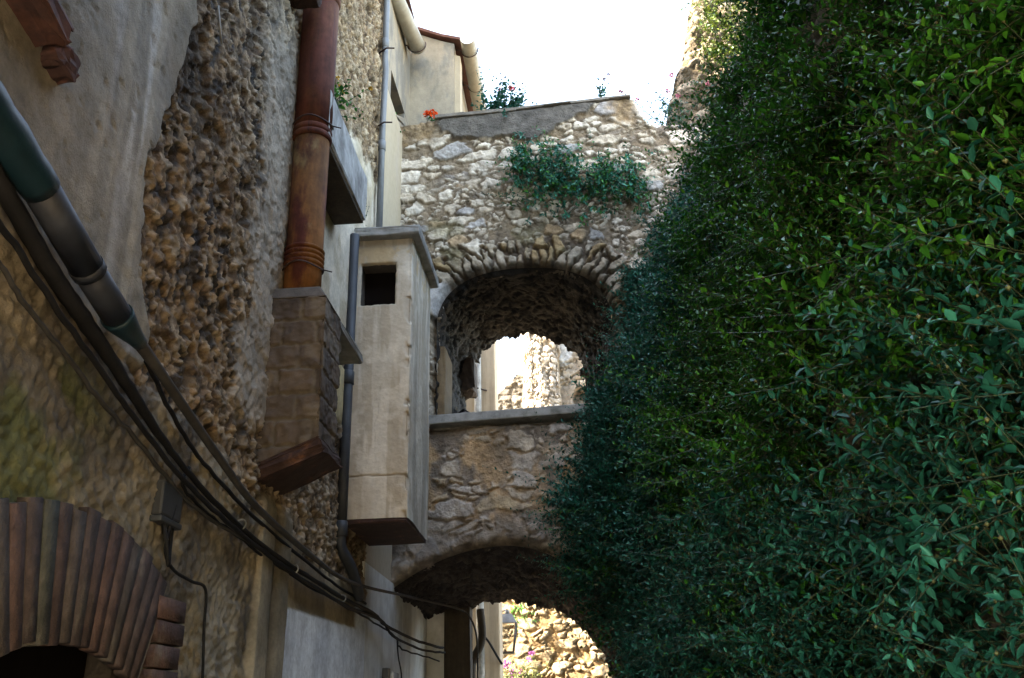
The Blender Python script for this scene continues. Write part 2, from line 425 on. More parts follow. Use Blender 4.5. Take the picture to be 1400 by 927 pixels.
    # coarse render of the lower storey
    lowedge = 2.93 - .10 * (Y - 2.2) - .05 * np.maximum(Y - 4, 0) + (n2 - .5) * .22
    lo = ss(.03, -.03, Z - lowedge)
    cz = (n2 - .5) * .016 + (n3 - .5) * .016 + (fbm(Y * 45, Z * 45, 2, 88) - .5) * .022 + (n1 - .5) * .04
    D = D * (1 - lo) + (cz + .015) * lo
    lc = mix((.25, .205, .14), (.13, .11, .085), ss(.4, .62, fbm(Y * 3, Z * 2.2, 4, 14)))
    lc = lc * (.62 + .76 * fbm(Y * 28, Z * 28, 3, 89))[..., None]
    lc = mix(lc, (.37, .29, .18), ss(.52, .66, fbm(Y * 3.4 + 9, Z * 3, 4, 15)) * .7)
    moss = ss(.46, .62, fbm(Y * 3.6, Z * 3, 4, 16)) * ss(3.1, 2.7, Y) * ss(2.9, 2.6, Z)
    lc = mix(lc, (.085, .10, .03), moss * .8)
    pp = ss(3.98, 4.05, Y + ns * .3) * ss(4.42, 4.36, Y + ns * .3) * ss(2.30, 2.2, Z + ns)
    lc = mix(lc, (.38, .34, .27), pp * .8)
    D = D - lo * pp * .012
    Cc = mix(Cc, lc, lo)
    # raised plaster jamb band beside the painted wall
    jb = ss(4.52, 4.545, Y) * ss(5.0, 4.985, Y) * ss(2.78, 2.70, Z + ns * .3)
    groove = np.exp(-((Y - 4.79) / .05) ** 2)
    D = D * (1 - jb) + (.045 + (n2 - .5) * .012 - groove * .03) * jb
    Cc = mix(Cc, mix((.30, .26, .19), (.17, .135, .09), groove), jb)
    # brown band and pale painted wall at the lower right
    bb_ = ss(4.985, 5.0, Y) * ss(2.62, 2.56, Z + ns * .3)
    D = D * (1 - bb_) + (.012 + (n2 - .5) * .01) * bb_
    Cc = mix(Cc, mix((.33, .255, .15), (.20, .155, .10), ss(.45, .6, fbm(Y * 3, Z * 1.2, 3, 17))), bb_)
    pt = ss(4.985, 4.995, Y) * np.maximum(ss(2.285, 2.265, Z - .035 * (Y - 5) + (n2 - .5) * .03), ss(6.58, 6.66, Y + ns * .3) * ss(2.58, 2.5, Z + ns * .2))
    D = D + pt * .006
    Cc = mix(Cc, mix((.80, .85, .88), (.64, .69, .73), ss(.4, .65, fbm(Y * 6, Z * 1.0, 4, 18))), pt)
    # moss and soot under the ledges, large stains
    stn = ss(.56, .7, fbm(Y * 1.6 + 5, Z * .9 + 2, 4, 101)) * (1 - pt)
    Cc = Cc * (1 - .35 * stn[..., None])
    return D, Cc
D, Cc = left_wall(Yg, Zg)
dA = brick_arch_d(Yg, Zg)
keep = dA > .02
D = D - .10 * np.exp(-(dA / .03) ** 2)
Pts = np.stack([WX + D, Yg, Zg], -1)
o = grid_mesh('wall', Pts, M['rubble'], house, Cc, keep, smooth=False)
# mass of the house behind the wall skin, plus an added light blocker
b = MB()
b.box((-8, -1, 2.3), (WX - .13, 6.88, 10.9)); b.box((-8, 3.6, 0), (WX - .131, 6.881, 2.3)); b.box((-8, -1, 0), (WX - .129, 1.7, 2.3)); b.box((-8, 1.7, 0), (-2.7, 3.6, 2.3))
b.box((WX - .13, -1, 0), (WX + .01, 1.0, 10.9)); b.box((WX - .128, 1.0, 9.58), (WX + .008, 6.91, 10.91)); b.box((WX - .127, 3.45, 0), (WX - .004, 6.908, .92))
b.box((WX - .2, -4.5, 3.3), (2.6, 1.05, 8.5))  # unseen overhead block behind the camera, added to darken the near alley
b.build('masonry_core_and_light_blocker', M['soot_cap'], house)
# corner return of the wall
yy = np.linspace(0, .5, 20); zz = np.linspace(0, 10.9, 500)
A_, Zz = np.meshgrid(yy, zz, indexing='ij')
nn = fbm(A_ * 8, Zz * 8, 4, 5)
grid_mesh('corner_return', np.stack([WX - A_ - .0, 6.92 + (nn - .5) * .04, Zz], -1), M['masonry'], house, mix((.30, .24, .17), (.42, .36, .28), nn), None, flip=True)
b = MB(); b.box((-3.2, -1.1, 10.9), (-1.35, 7.2, 11.05)); b.box((-8, -1.1, 10.9), (-3.2, 7.2, 11.4)); b.build('roof', M['roof'], house)
# brick archway
rg = random.Random(4)
yc, zc, a_, b_ = 2.62, .9, .80, 1.0
V = []; F = []; CC = []
def brick_piece(ring_in, ring_out, x0, x1, c):
    """quad in the Y-Z plane extruded in X"""
    k = len(V)
    (p0, p1), (q0, q1) = ring_in, ring_out
    sh = .004
    for X in (x0, x1 - sh):
        for p in (p0, p1, q1, q0): V.append((X, p[0], p[1]))
    cen = np.mean([p0, p1, q0, q1], 0)
    for p in (p0, p1, q1, q0):
        r = np.array(p) + (cen - np.array(p)) * .014; V.append((x1, r[0], r[1]))
    for i in range(4):
        j = (i + 1) % 4
        F.append((k + i, k + j, k + 4 + j, k + 4 + i)); F.append((k + 4 + i, k + 4 + j, k + 8 + j, k + 8 + i))
    F.append((k + 8, k + 9, k + 10, k + 11)); F.append((k + 3, k + 2, k + 1, k))
    for _ in range(12): CC.append(c)
nb = 15
yc, zc = 2.9, .8
for i in range(nb):
    t0 = R(-24 + 48 * (i + .035) / nb); t1 = R(-24 + 48 * (i + .965) / nb)
    ri = 1.10 + rg.uniform(-.008, .012); ro = 1.505 + rg.uniform(-.012, .012)
    tw_ = rg.uniform(-.004, .004)
    pin = [(yc + math.sin(t + tw_) * ri, zc + math.cos(t + tw_) * ri) for t in (t0, t1)]
    po = [(yc + math.sin(t) * ro, zc + math.cos(t) * ro) for t in (t0, t1)]
    g = rg.random()
    c = np.array((.115, .066, .052)) * (1 - g) + np.array((.085, .062, .054)) * g
    if i % 5 == 1: c = np.array((.098, .074, .060))
    if i == 4: c = np.array((.080, .078, .060))
    brick_piece(pin, po, WX + .012, WX + .046 + rg.uniform(-.002, .003), c)
arch = fast_mesh('brick_arch', V, [np.array(F)], M['brick'], house, np.array(CC))
V = []; F = []; CC = []
for k in range(6):
    z1 = 2.12 - k * .085
    l = rg.uniform(.20, .25)
    brick_piece(((3.45, z1 - .076), (3.45 + l, z1 - .074)), ((3.45, z1), (3.45 + l, z1 + .002)), WX - .1, WX + .045 + rg.uniform(-.006, .008), np.array((.11, .062, .05)) * rg.uniform(.75, 1.15))
fast_mesh('quoin_bricks', V, [np.array(F)], M['brick'], house, np.array(CC))
b = MB(); n = 20
for k in range(n):
    t0, t1 = R(-24.5 + 49 * k / n), R(-24.5 + 49 * (k + 1) / n)
    q = [(yc + math.sin(t) * r_, zc + math.cos(t) * r_) for r_, t in ((1.105, t0), (1.105, t1), (1.495, t1), (1.495, t0))]
    b.hexa([(WX + .008, *q[0]), (WX + .041, *q[0]), (WX + .041, *q[1]), (WX + .008, *q[1]), (WX + .008, *q[3]), (WX + .041, *q[3]), (WX + .041, *q[2]), (WX + .008, *q[2])])
b.build('arch_mortar', material('arch_mortar', (.17, .135, .095), var=.3, fine=60), house)
b = MB(); b.box((WX - .30, 1.75, 0), (WX - .25, 3.55, 2.25)); b.build('arch_painted_dark', M['dark'], house)  # near-black panel paints the unlit recess behind the arch
# terracotta fragments of a former canopy
b = MB()
for k, (y0, l, zz_, d) in enumerate(((1.80, .40, 3.62, .13), (2.21, .11, 3.56, .10))):
    b.box((WX - .03, y0, zz_ - .035), (WX + d, y0 + l, zz_ + .055), .02, Matrix.Rotation(R(-6), 3, 'X'), .008, k + 3, 2)
b.build('terracotta_ledge', M['terracotta'], house)
# concrete hoods on the wall
b = MB(); b.box((WX - .03, 4.62, 4.92), (-1.38, 5.62, 5.26), .012, None, .004, 2, 3); b.build('concrete_hood', M['concrete_pale'], house)
b = MB(); b.box((WX - .02, 4.64, 4.895), (-1.395, 5.61, 4.918), .004); b.build('hood_painted_shade', M['timber'], house)  # dark board paints the shade on the hood's underside
b = MB(); b.box((WX - .03, 4.86, 3.90), (-1.385, 5.72, 3.955), .01, None, .005, 7, 3); b.box((WX - .02, 4.9, 3.956), (-1.42, 5.68, 3.985), .008, None, .004, 8, 2)
b.build('concrete_ledge', M['concrete'], house)
b = MB(); b.tube([(WX - .02, 5.35, 3.86), (-1.44, 5.33, 3.87)], .035, 10); b.build('pipe_stub', M['concrete'], house)
# plastered niche recess behind the hood is part of the wall; the dark under the hood is painted shade
b = MB(); b.tube([P(298, 8, X=WX + .03), P(301, 40, X=WX + .035), P(303, 60, X=WX + .03)], .006, 6)
b.build('white_drip', M['concrete_pale'], house)
b = MB(); b.box((WX - .02, 4.05, 5.78), (WX + .16, 4.5, 5.9), .02, None, .012, 12, 3); b.build('stone_bracket', M['slab_brown'], house)
# flue pipe
fl = thing('flue_pipe', (-1.43, 4.5, 3.84), 'fat rusty brown flue pipe running up the rubble wall', 'flue pipe')
FY = 4.66; FX = float(P(427, 190, Y=FY)[0])
b = MB(); b.tube([(FX, FY, 4.96), (FX, FY, 5.3), (FX, FY, 7.2)], .112, 28); 
b.build('upper_pipe', M['rust'], fl)
b = MB(); b.tube([(FX, FY, 3.86), (FX, FY, 4.1), (FX, FY, 4.97)], .104, 28); b.build('lower_pipe', M['rust_low'], fl)
b = MB()
for zz_ in (4.93, 4.97): b.tube([(FX, FY, zz_ - .02), (FX, FY, zz_ - .008), (FX, FY, zz_ + .008), (FX, FY, zz_ + .02)], [.108, .1165, .1165, .112], 28)
b.build('upper_collar', M['rust'], fl)
b = MB()
for zz_ in (4.08, 4.11, 4.14, 4.17): b.tube([(FX, FY, zz_ - .014), (FX, FY, zz_ - .004), (FX, FY, zz_ + .004), (FX, FY, zz_ + .014)], [.103, .114, .114, .103], 28)
b.build('lower_collar', M['rust_low'], fl)
b = MB(); b.tube([(FX, FY, 5.94), (FX, FY, 5.96), (FX, FY, 5.99), (FX, FY, 6.01)], [.112, .121, .121, .112], 28); b.build('top_collar', M['rust'], fl)
for zz_, rr in ((5.02, .118), (4.055, .112), (6.03, .12)):
    b = MB()
    b.tube([(FX + rr * math.cos(t), FY + rr * math.sin(t), zz_ + .01 * math.sin(3 * t)) for t in np.linspace(0, 2 * PI, 33)], .005, 6, False)
    b.tube([(FX - rr, FY, zz_), (WX - .02, FY - .02, zz_ + .03)], .006, 6)
    b.tube([(FX + rr, FY, zz_), (FX + rr + .05, FY + .01, zz_ - .012)], .004, 6)
    b.build('wire_clamp', M['wire'], fl)
# sooty brick flue base
fb = thing('brick_flue', (-1.47, 4.7, 2.9), 'soot-darkened brick flue under the rusty pipe', 'chimney flue')
X0, X1, Y0, Y1 = WX - .03, -1.325, 4.53, 4.86
V = []; F = []; CC = []
rows = 9; zb, zt = 2.86, 3.83
nz, nx_ = 150, 46
def flue_face(name, fn, w, seed):
    uu = np.linspace(-.016 if name == 'side_face' else 0, w + .016, int(w / .008)); vv = np.linspace(zb, zt, nz)
    U, Vv = np.meshgrid(uu, vv, indexing='ij')
    zlow = (2.965 + (X0 + U + 1.47) * .445) if w > .28 - 1e-6 and name == 'front_face' else np.full_like(U, 3.03)
    Vv = zlow + (Vv - zb) * (zt - zlow) / (zt - zb)
    rh = (zt - zb) / 7.0
    r_ = np.floor((Vv - zb) / rh); fr = (Vv - zb) / rh - r_
    uo = U + (r_ % 2) * .1; cu = np.floor(uo / .19); fu = uo / .19 - cu
    dm = np.minimum(np.minimum(fr, 1 - fr) * rh, np.minimum(fu, 1 - fu) * .19)
    mask = ss(.003, .013, dm + (fbm(U * 30, Vv * 30, 4, seed) - .5) * .024)
    rid = h2(cu, r_, seed)
    D_ = mask * (.006 + .008 * rid) + (fbm(U * 25, Vv * 25, 3, seed + 2) - .5) * .018
    cb = mix((.075, .060, .050), (.115, .088, .066), rid)
    cb = mix(cb, (.20, .17, .13), ss(.55, .7, fbm(U * 7, Vv * 6, 3, seed + 3)) * .6)
    Cc_ = mix((.135, .115, .09), cb, mask)
    Cc_ = mix(Cc_, (.055, .043, .036), ss(.45, .65, fbm(U * 6, Vv * 2.5, 3, seed + 4)) * .75)
    return grid_mesh(name, fn(U, Vv, D_), M['soot'], fb, Cc_)
flue_face('front_face', lambda U, Vv, D_: np.stack([X0 + U, Y0 - D_ + .0 * U, Vv], -1), X1 - X0, 71)
flue_face('side_face', lambda U, Vv, D_: np.stack([X1 + D_, Y0 + U, Vv], -1), Y1 - Y0, 72)
b = MB(); b.hexa([(X0, Y0 - .016, zt - .008), (X1 + .018, Y0 - .016, zt - .008), (X1 + .018, Y1, zt - .008), (X0, Y1, zt - .005), (X0 + .02, Y0 + .02, zt + .07), (X1 - .03, Y0 + .02, zt + .07), (X1 - .03, Y1 - .03, zt + .07), (X0 + .02, Y1 - .03, zt + .07)], .012)
b.build('mortar_cap', M['soot_cap'], fb)
b = MB(); b.hexa([(X0, Y0 + .01, 2.87), (X1 - .01, Y0 + .01, 3.03), (X1 - .01, Y1, 3.03), (X0, Y1, 2.87), (X0, Y0 + .01, zt), (X1 - .01, Y0 + .01, zt), (X1 - .01, Y1, zt), (X0, Y1, zt)]); b.build('core', M['dark'], fb)
b = MB()
rot = Matrix.Rotation(R(-24), 3, 'Y') @ Matrix.Rotation(R(4), 3, 'X')
b.box((-1.47 - .20, 4.70 - .22, 2.93 - .045), (-1.47 + .20, 4.70 + .2, 2.93 + .035), .008, rot, .009, 5, 3)
b.build('slate_slab', M['slab_brown'], fb)

# ------------------------------------------------------------------ white chimney box
ch = thing('chimney_box', (-1.37, 6.55, 2.98), 'pale plastered box chimney with a square black opening', 'chimney')
cx0, cx1, cy0, cy1, cz0, cz1 = WX + .01, -1.16, 6.2, 6.98, 2.985, 5.09
b = MB()
vx0, vx1, vz0, vz1 = -1.535, -1.29, 4.565, 4.885
wf = cx1 - cx0; ws = cy1 - cy0 + .05
U, Vv = np.meshgrid(np.linspace(0, wf + ws, 150), np.linspace(cz0, cz1 + .01, 300), indexing='ij')
rc = .018
xx = np.where(U < wf, cx0 + U, cx1); yy_ = np.where(U < wf, cy0, cy0 + U - wf)
cor = np.exp(-((U - wf) / rc) ** 2)
n1 = fbm(U * 3, Vv * 2, 4, 801); n2 = fbm(U * 14, Vv * 12, 4, 802); n3 = fbm(U * 50, Vv * 50, 2, 803)
chip = ss(.62, .72, fbm(U * 12, Vv * 9, 3, 804)) * np.exp(-((U - wf) / .035) ** 2)
crk = np.exp(-((Vv - (cz0 + .30 + (fbm(U * 6, U * 0, 3, 805) - .5) * .05 - .03 * U)) / .0045) ** 2) * (U < wf + .02)
crk2 = np.exp(-((U - (.23 + (fbm(Vv * 3, Vv * 0, 4, 806) - .5) * .16)) / .0035) ** 2) * ss(3.3, 3.5, Vv) * ss(4.0, 3.9, Vv)
D_ = (n1 - .5) * .016 + (n2 - .5) * .006 + (n3 - .5) * .003 - chip * .022 - crk * .008 - cor * .006
nxv = np.where(U < wf - rc, 0, np.where(U > wf + rc, 1, (U - wf + rc) / (2 * rc))); nyv = -(1 - nxv)
Cs = mix((.62, .565, .46), (.52, .46, .36), ss(.42, .62, fbm(U * 4, Vv * 2.2, 4, 807)))
Cs = mix(Cs, (.42, .355, .26), ss(.48, .62, fbm(U * 16, Vv * 1.3, 4, 808)) * .8)
Cs = mix(Cs, (.70, .64, .52), ss(.55, .68, fbm(U * 7, Vv * 6, 4, 809)) * .5)
Cs = mix(Cs, (.30, .27, .22), ss(.52, .66, fbm(U * 14, Vv * 1.6, 4, 811)) * ss(4.5, 5.1, Vv) * .7)
Cs = mix(Cs, (.50, .35, .17), ss(.45, .6, n2) * ss(4.86, 4.9, Vv) * ss(5.05, 5.0, Vv) * .6)
Cs = mix(Cs, (.33, .30, .25), ss(.45, .65, fbm(U * 9, Vv * .8, 4, 812)) * (U > wf) * .6)
Cs = mix(Cs, (.20, .16, .11), np.clip(crk * .8 + crk2 * .3, 0, 1))
Cs = mix(Cs, (.42, .35, .26), chip)
hole_d = np.maximum(np.abs(xx - (vx0 + vx1) / 2) - (vx1 - vx0) / 2, np.abs(Vv - (vz0 + vz1) / 2) - (vz1 - vz0) / 2) + (n2 - .5) * .012 + (n3 - .5) * .006
hole_d = np.where(U < wf, hole_d, 1)
D_ = D_ - .03 * np.exp(-(np.maximum(hole_d, 0) / .008) ** 2)
grid_mesh('shaft', np.stack([xx + nxv * D_, yy_ + nyv * D_, Vv], -1), M['masonry_fine'], ch, Cs, hole_d > .001)
b = MB(); b.box((cx0, cy0 + .2, cz0), (cx1 - .02, cy1, cz1)); b.box((vx1 + .012, cy0 + .025, cz0), (cx1 - .02, cy0 + .19, cz1)); b.box((cx0, cy0 + .025, cz0), (vx0 - .012, cy0 + .19, cz1)); b.box((vx0 - .012, cy0 + .025, cz0), (vx1 + .012, cy0 + .19, vz0 - .012)); b.box((vx0 - .012, cy0 + .025, vz1 + .012), (vx1 + .012, cy0 + .19, cz1))
b.build('brick_lining', M['soot_cap'], ch)
b = MB(); b.box((vx0 - .008, cy0 + .16, vz0 - .008), (vx1 + .008, cy0 + .18, vz1 + .008)); b.build('vent_opening', M['dark'], ch)
b = MB(); b.box((cx0, cy0 - .075, cz1), (cx1 + .065, cy1 + .1, cz1 + .075), .012, None, .004, 3, 3); b.build('cap', M['concrete'], ch)
b = MB(); b.box((cx0, cy0 + .004, cz0 - .03), (cx1 - .004, cy1, cz0 - .001), .006, None, .003, 4, 2); b.build('base_slab', M['slab_brown'], ch)
# drainpipes
dp = thing('drainpipe', (-1.53, 6.1, 2.6), 'thin dark lead drainpipe beside the pale chimney box', 'drainpipe')
dx, dy = -1.575, 6.09
b = MB(); b.tube([(dx, dy, 2.86), (dx, dy, 3.5), (dx, dy, 5.08)], .036, 14); b.build('pipe', M['lead'], dp)
for zz_ in (2.90, 3.95):
    b = MB(); b.tube([(dx, dy, zz_ - .05), (dx, dy, zz_ - .045), (dx, dy, zz_ + .045), (dx, dy, zz_ + .05)], [.036, .043, .043, .036], 14); b.build('coupling', M['lead'], dp)
b = MB(); b.tube(spline([(dx, dy, 2.87), (dx + .0, dy + .02, 2.78), (dx + .05, dy + .12, 2.66), (dx + .07, dy + .3, 2.5)], 5), .036, 14); b.build('elbow', M['lead'], dp)
gp = thing('downpipe', (-1.54, 6.8, 5.1), 'light grey zinc downpipe above the chimney cap', 'drainpipe')
b = MB(); b.tube([(-1.555, 6.80, 5.1), (-1.555, 6.80, 6.6), (-1.545, 6.80, 7.15), (-1.555, 6.80, 7.3), (-1.555, 6.8, 9.6)], .028, 14); b.build('pipe', M['zinc'], gp)
for zz_ in (6.35, 7.45):
    b = MB(); b.tube([(-1.555, 6.8, zz_ - .05), (-1.555, 6.8, zz_ - .045), (-1.555, 6.8, zz_ + .045), (-1.555, 6.8, zz_ + .05)], [.028, .034, .034, .028], 14); b.build('coupling', M['zinc'], gp)
for zz_ in (6.55, 7.35):
    b = MB(); b.tube([(-1.65, 6.83, zz_), (-1.53, 6.74, zz_), (-1.46, 6.75, zz_)], .008, 6); b.build('bracket', M['wire'], gp)

# conduit and cables along the lower wall
cd = thing('plastic_conduit', (-1.5, 2.5, 3.0), 'fat grey plastic conduit with teal coupling at the left edge', 'conduit')
A0 = P(-60, 90, X=-1.5); A1 = P(52, 252, X=-1.5); A2 = P(118, 365, X=-1.5); A3 = P(162, 435, X=-1.5); A4 = P(185, 462, X=-1.5)
b = MB(); b.tube([A1, A2], .052, 20); b.tube([A2, A3], .049, 20); b.build('pipe', M['pvc_grey'], cd)
b = MB(); pp_ = [A0 + (A1 - A0) * t for t in np.linspace(0, 1.04, 14)]
b.tube(pp_, [.072, .071, .069, .070, .068, .064, .066, .067, .064, .061, .058, .059, .058, .056], 20); b.build('coupling', M['pvc_teal'], cd)
b = MB(); b.tube([A2 - (A2 - A1) * .02, A2 + (A3 - A2) * .1], .055, 20); b.build('joint', M['pvc_grey'], cd)
b = MB(); b.tube([A3 - (A3 - A2) * .06, A3, A3 + (A4 - A3) * .5, A4, A4 + (A4 - A3) * .3], [.055, .055, .042, .03, .026], 20); b.build('reducer', M['pvc_teal'], cd)
hz = [A4 + (A4 - A3) * .2] + [P(x_, y_, X=-1.49) for x_, y_ in ((215, 503), (258, 566), (300, 626), (350, 692), (420, 755), (480, 796))]
hz += [P(560, 816, Y=8.0), P(625, 832, Y=9.5), P(643, 845, Y=9.68), P(652, 875, Y=9.68), P(653, 935, Y=9.68)]
hose = MB(); sp = spline(hz, 8); hose.tube(sp, list(np.interp(np.arange(len(sp)), [0, 8, 40, 50, len(sp)], [.024, .020, .015, .011, .009])), 10)
prop(hose.build('hose', M['grey_cable']), 'grey hose sagging from the conduit along the wall to the arch', 'hose')
def cable(pix, r, X, label, mat='black_cable', tail=None, wob=.003, seed=0, group=None, name='cable', clips=()):
    pts = [P(x_, y_, X=X) for x_, y_ in pix] + ([np.array(t) for t in tail] if tail else [])
    sp = spline(pts, 7); rgc = random.Random(seed)
    sp = [p + np.array((rgc.uniform(-wob, wob) * .5, 0, rgc.uniform(-wob, wob))) for p in sp]
    if hasattr(r, '__len__'): r = r[:len(sp)]
    b = MB(); b.tube(sp, r, 8)
    o = b.build(name, M[mat]); return prop(o, label, 'cable', group)
thick = cable([(-40, 180), (20, 285), (70, 370), (120, 445), (170, 520), (215, 590), (262, 652), (330, 722), (400, 775), (470, 818), (510, 838)], [.027] * 20 + list(np.linspace(.027, .013, 20)) + [.012] * 200, -1.535, 'thickest black cable in the bundle under the conduit', tail=[(-1.52, 7.4, 2.42), (-1.45, 8.4, 2.40), (-1.38, 9.3, 2.42)], seed=1)
cable([(-40, 255), (20, 335), (80, 425), (150, 525), (205, 600), (262, 668), (330, 730), (400, 783), (470, 826), (520, 848)], .010, -1.53, 'twisted black cable running beside the thickest one', tail=[(-1.5, 7.6, 2.36), (-1.42, 8.6, 2.34), (-1.36, 9.3, 2.38)], wob=.004, seed=2)
cable([(-40, 310), (0, 362), (40, 425), (85, 478), (130, 540), (190, 605), (240, 668), (290, 712), (350, 745), (430, 792), (500, 835)], .008, -1.55, 'thin greyish wire lowest of the cables on the wall', mat='grey_cable', tail=[(-1.53, 7.2, 2.44)], wob=.004, seed=3)
cable([(200, 492), (232, 560), (270, 622), (330, 690), (400, 752), (460, 800), (500, 826)], .009, -1.56, 'black cable between the grey hose and the bundle', wob=.004, seed=4)
cable([(258, 640), (252, 668), (300, 715), (350, 752), (420, 800), (495, 842), (540, 870)], .007, -1.56, 'loose thin black cable hanging below the bundle', wob=.006, seed=5, tail=[(-1.5, 7.9, 2.3), (-1.4, 9.2, 2.3)])
for q in ((330, 717), (402, 778), (468, 818)):
    c = P(q[0], q[1], X=-1.535); c2 = P(q[0] + 8, q[1] + 7, X=-1.535); t_ = (c2 - c) / np.linalg.norm(c2 - c); u_ = np.cross(t_, (1, 0, 0))
    b = MB(); b.tube([c + .022 * (np.array((1, 0, 0)) * math.cos(a_q) + u_ * math.sin(a_q)) for a_q in np.linspace(0, 2 * PI, 19)], .004, 6, False); b.build('cable_tie', M['concrete'], thick)
# junction box
jb_ = thing('junction_box', (-1.55, 3.44, 2.45), 'small dark junction box on the wall under the cables', 'junction box')
b = MB(); b.box((WX, 3.36, 2.40), (-1.545, 3.54, 2.53), .01); b.build('box', M['meter'], jb_)
b = MB(); b.box((WX, 3.355, 2.375), (-1.54, 3.545, 2.398), .006); b.build('lid', M['iron'], jb_)
b = MB(); b.tube(spline([(-1.56, 3.42, 2.38), (-1.54, 3.42, 2.31), (-1.54, 3.46, 2.23), (-1.56, 3.5, 2.3), (-1.56, 3.5, 2.38)], 6), .008, 7); b.build('cable_loop', M['black_cable'], jb_)
w = [P(240, 690, X=-1.55), P(232, 720, X=-1.55), P(226, 755, X=-1.555), P(238, 780, X=-1.555), P(262, 795, X=-1.555), P(281, 806, X=-1.555), P(279, 860, X=-1.56), P(276, 960, X=-1.565)]
b = MB(); b.tube(spline(w, 5), .0065, 8); prop(b.build('wire', M['black_cable']), 'kinked black wire dropping from the junction box down the wall', 'wire')
# switch box with loose wire on the painted wall
mb_ = thing('switch_box', (-1.58, 8.25, 2.0), 'pale narrow switch box with a loose wire on the painted wall', 'electric box')
b = MB(); b.box((WX, 7.72, 1.86), (-1.53, 7.95, 2.12), .012); b.build('box', M['concrete_pale'], mb_)
b = MB(); b.box((WX, 7.62, 1.9), (-1.55, 7.70, 2.14), .006); b.build('socket', M['iron'], mb_)
b = MB(); b.tube(spline([(-1.56, 7.98, 2.4), (-1.55, 8.0, 2.25), (-1.54, 8.1, 2.1), (-1.56, 8.05, 1.95), (-1.55, 8.15, 1.8)], 6), .006, 6); b.build('loose_wire', M['black_cable'], mb_)

# ------------------------------------------------------------------ bridge house with two arches
BY, BB = 8.0, 9.85
br = thing('stone_bridge', (-.3, 8.9, 0), 'rubble stone bridge across the alley with an upper and a lower arch', 'bridge')
def up_front(x, z):
    xc, a, zs, bq = -.45, .79, 5.13, .57
    e = ((np.abs((x - xc) / a) ** 2.4 + (np.maximum(z - zs, 0) / bq) ** 2.4) ** (1 / 2.4) - 1) * .68
    return np.maximum(e, 4.22 - z)
def low_z(x):
    xc = -.68
    L_ = 3.10 - .33 * np.abs((x - xc) / .95) ** 2.0
    Rr = 1.7 + 1.40 * np.sqrt(np.clip(1 - ((x - xc) / 1.10) ** 2, 0, 1))
    return np.where(x < xc, L_, Rr)
def low_front(x, z):
    return np.maximum(z - low_z(x), x - .42)
def top_z(x):
    return np.interp(x, [-3.2, -1.87, -1.25, -.5, .69, .735, .80, .86, .95, 2.4], [7.36, 7.41, 7.46, 7.49, 7.565, 7.55, 7.36, 7.25, 7.22, 7.1])
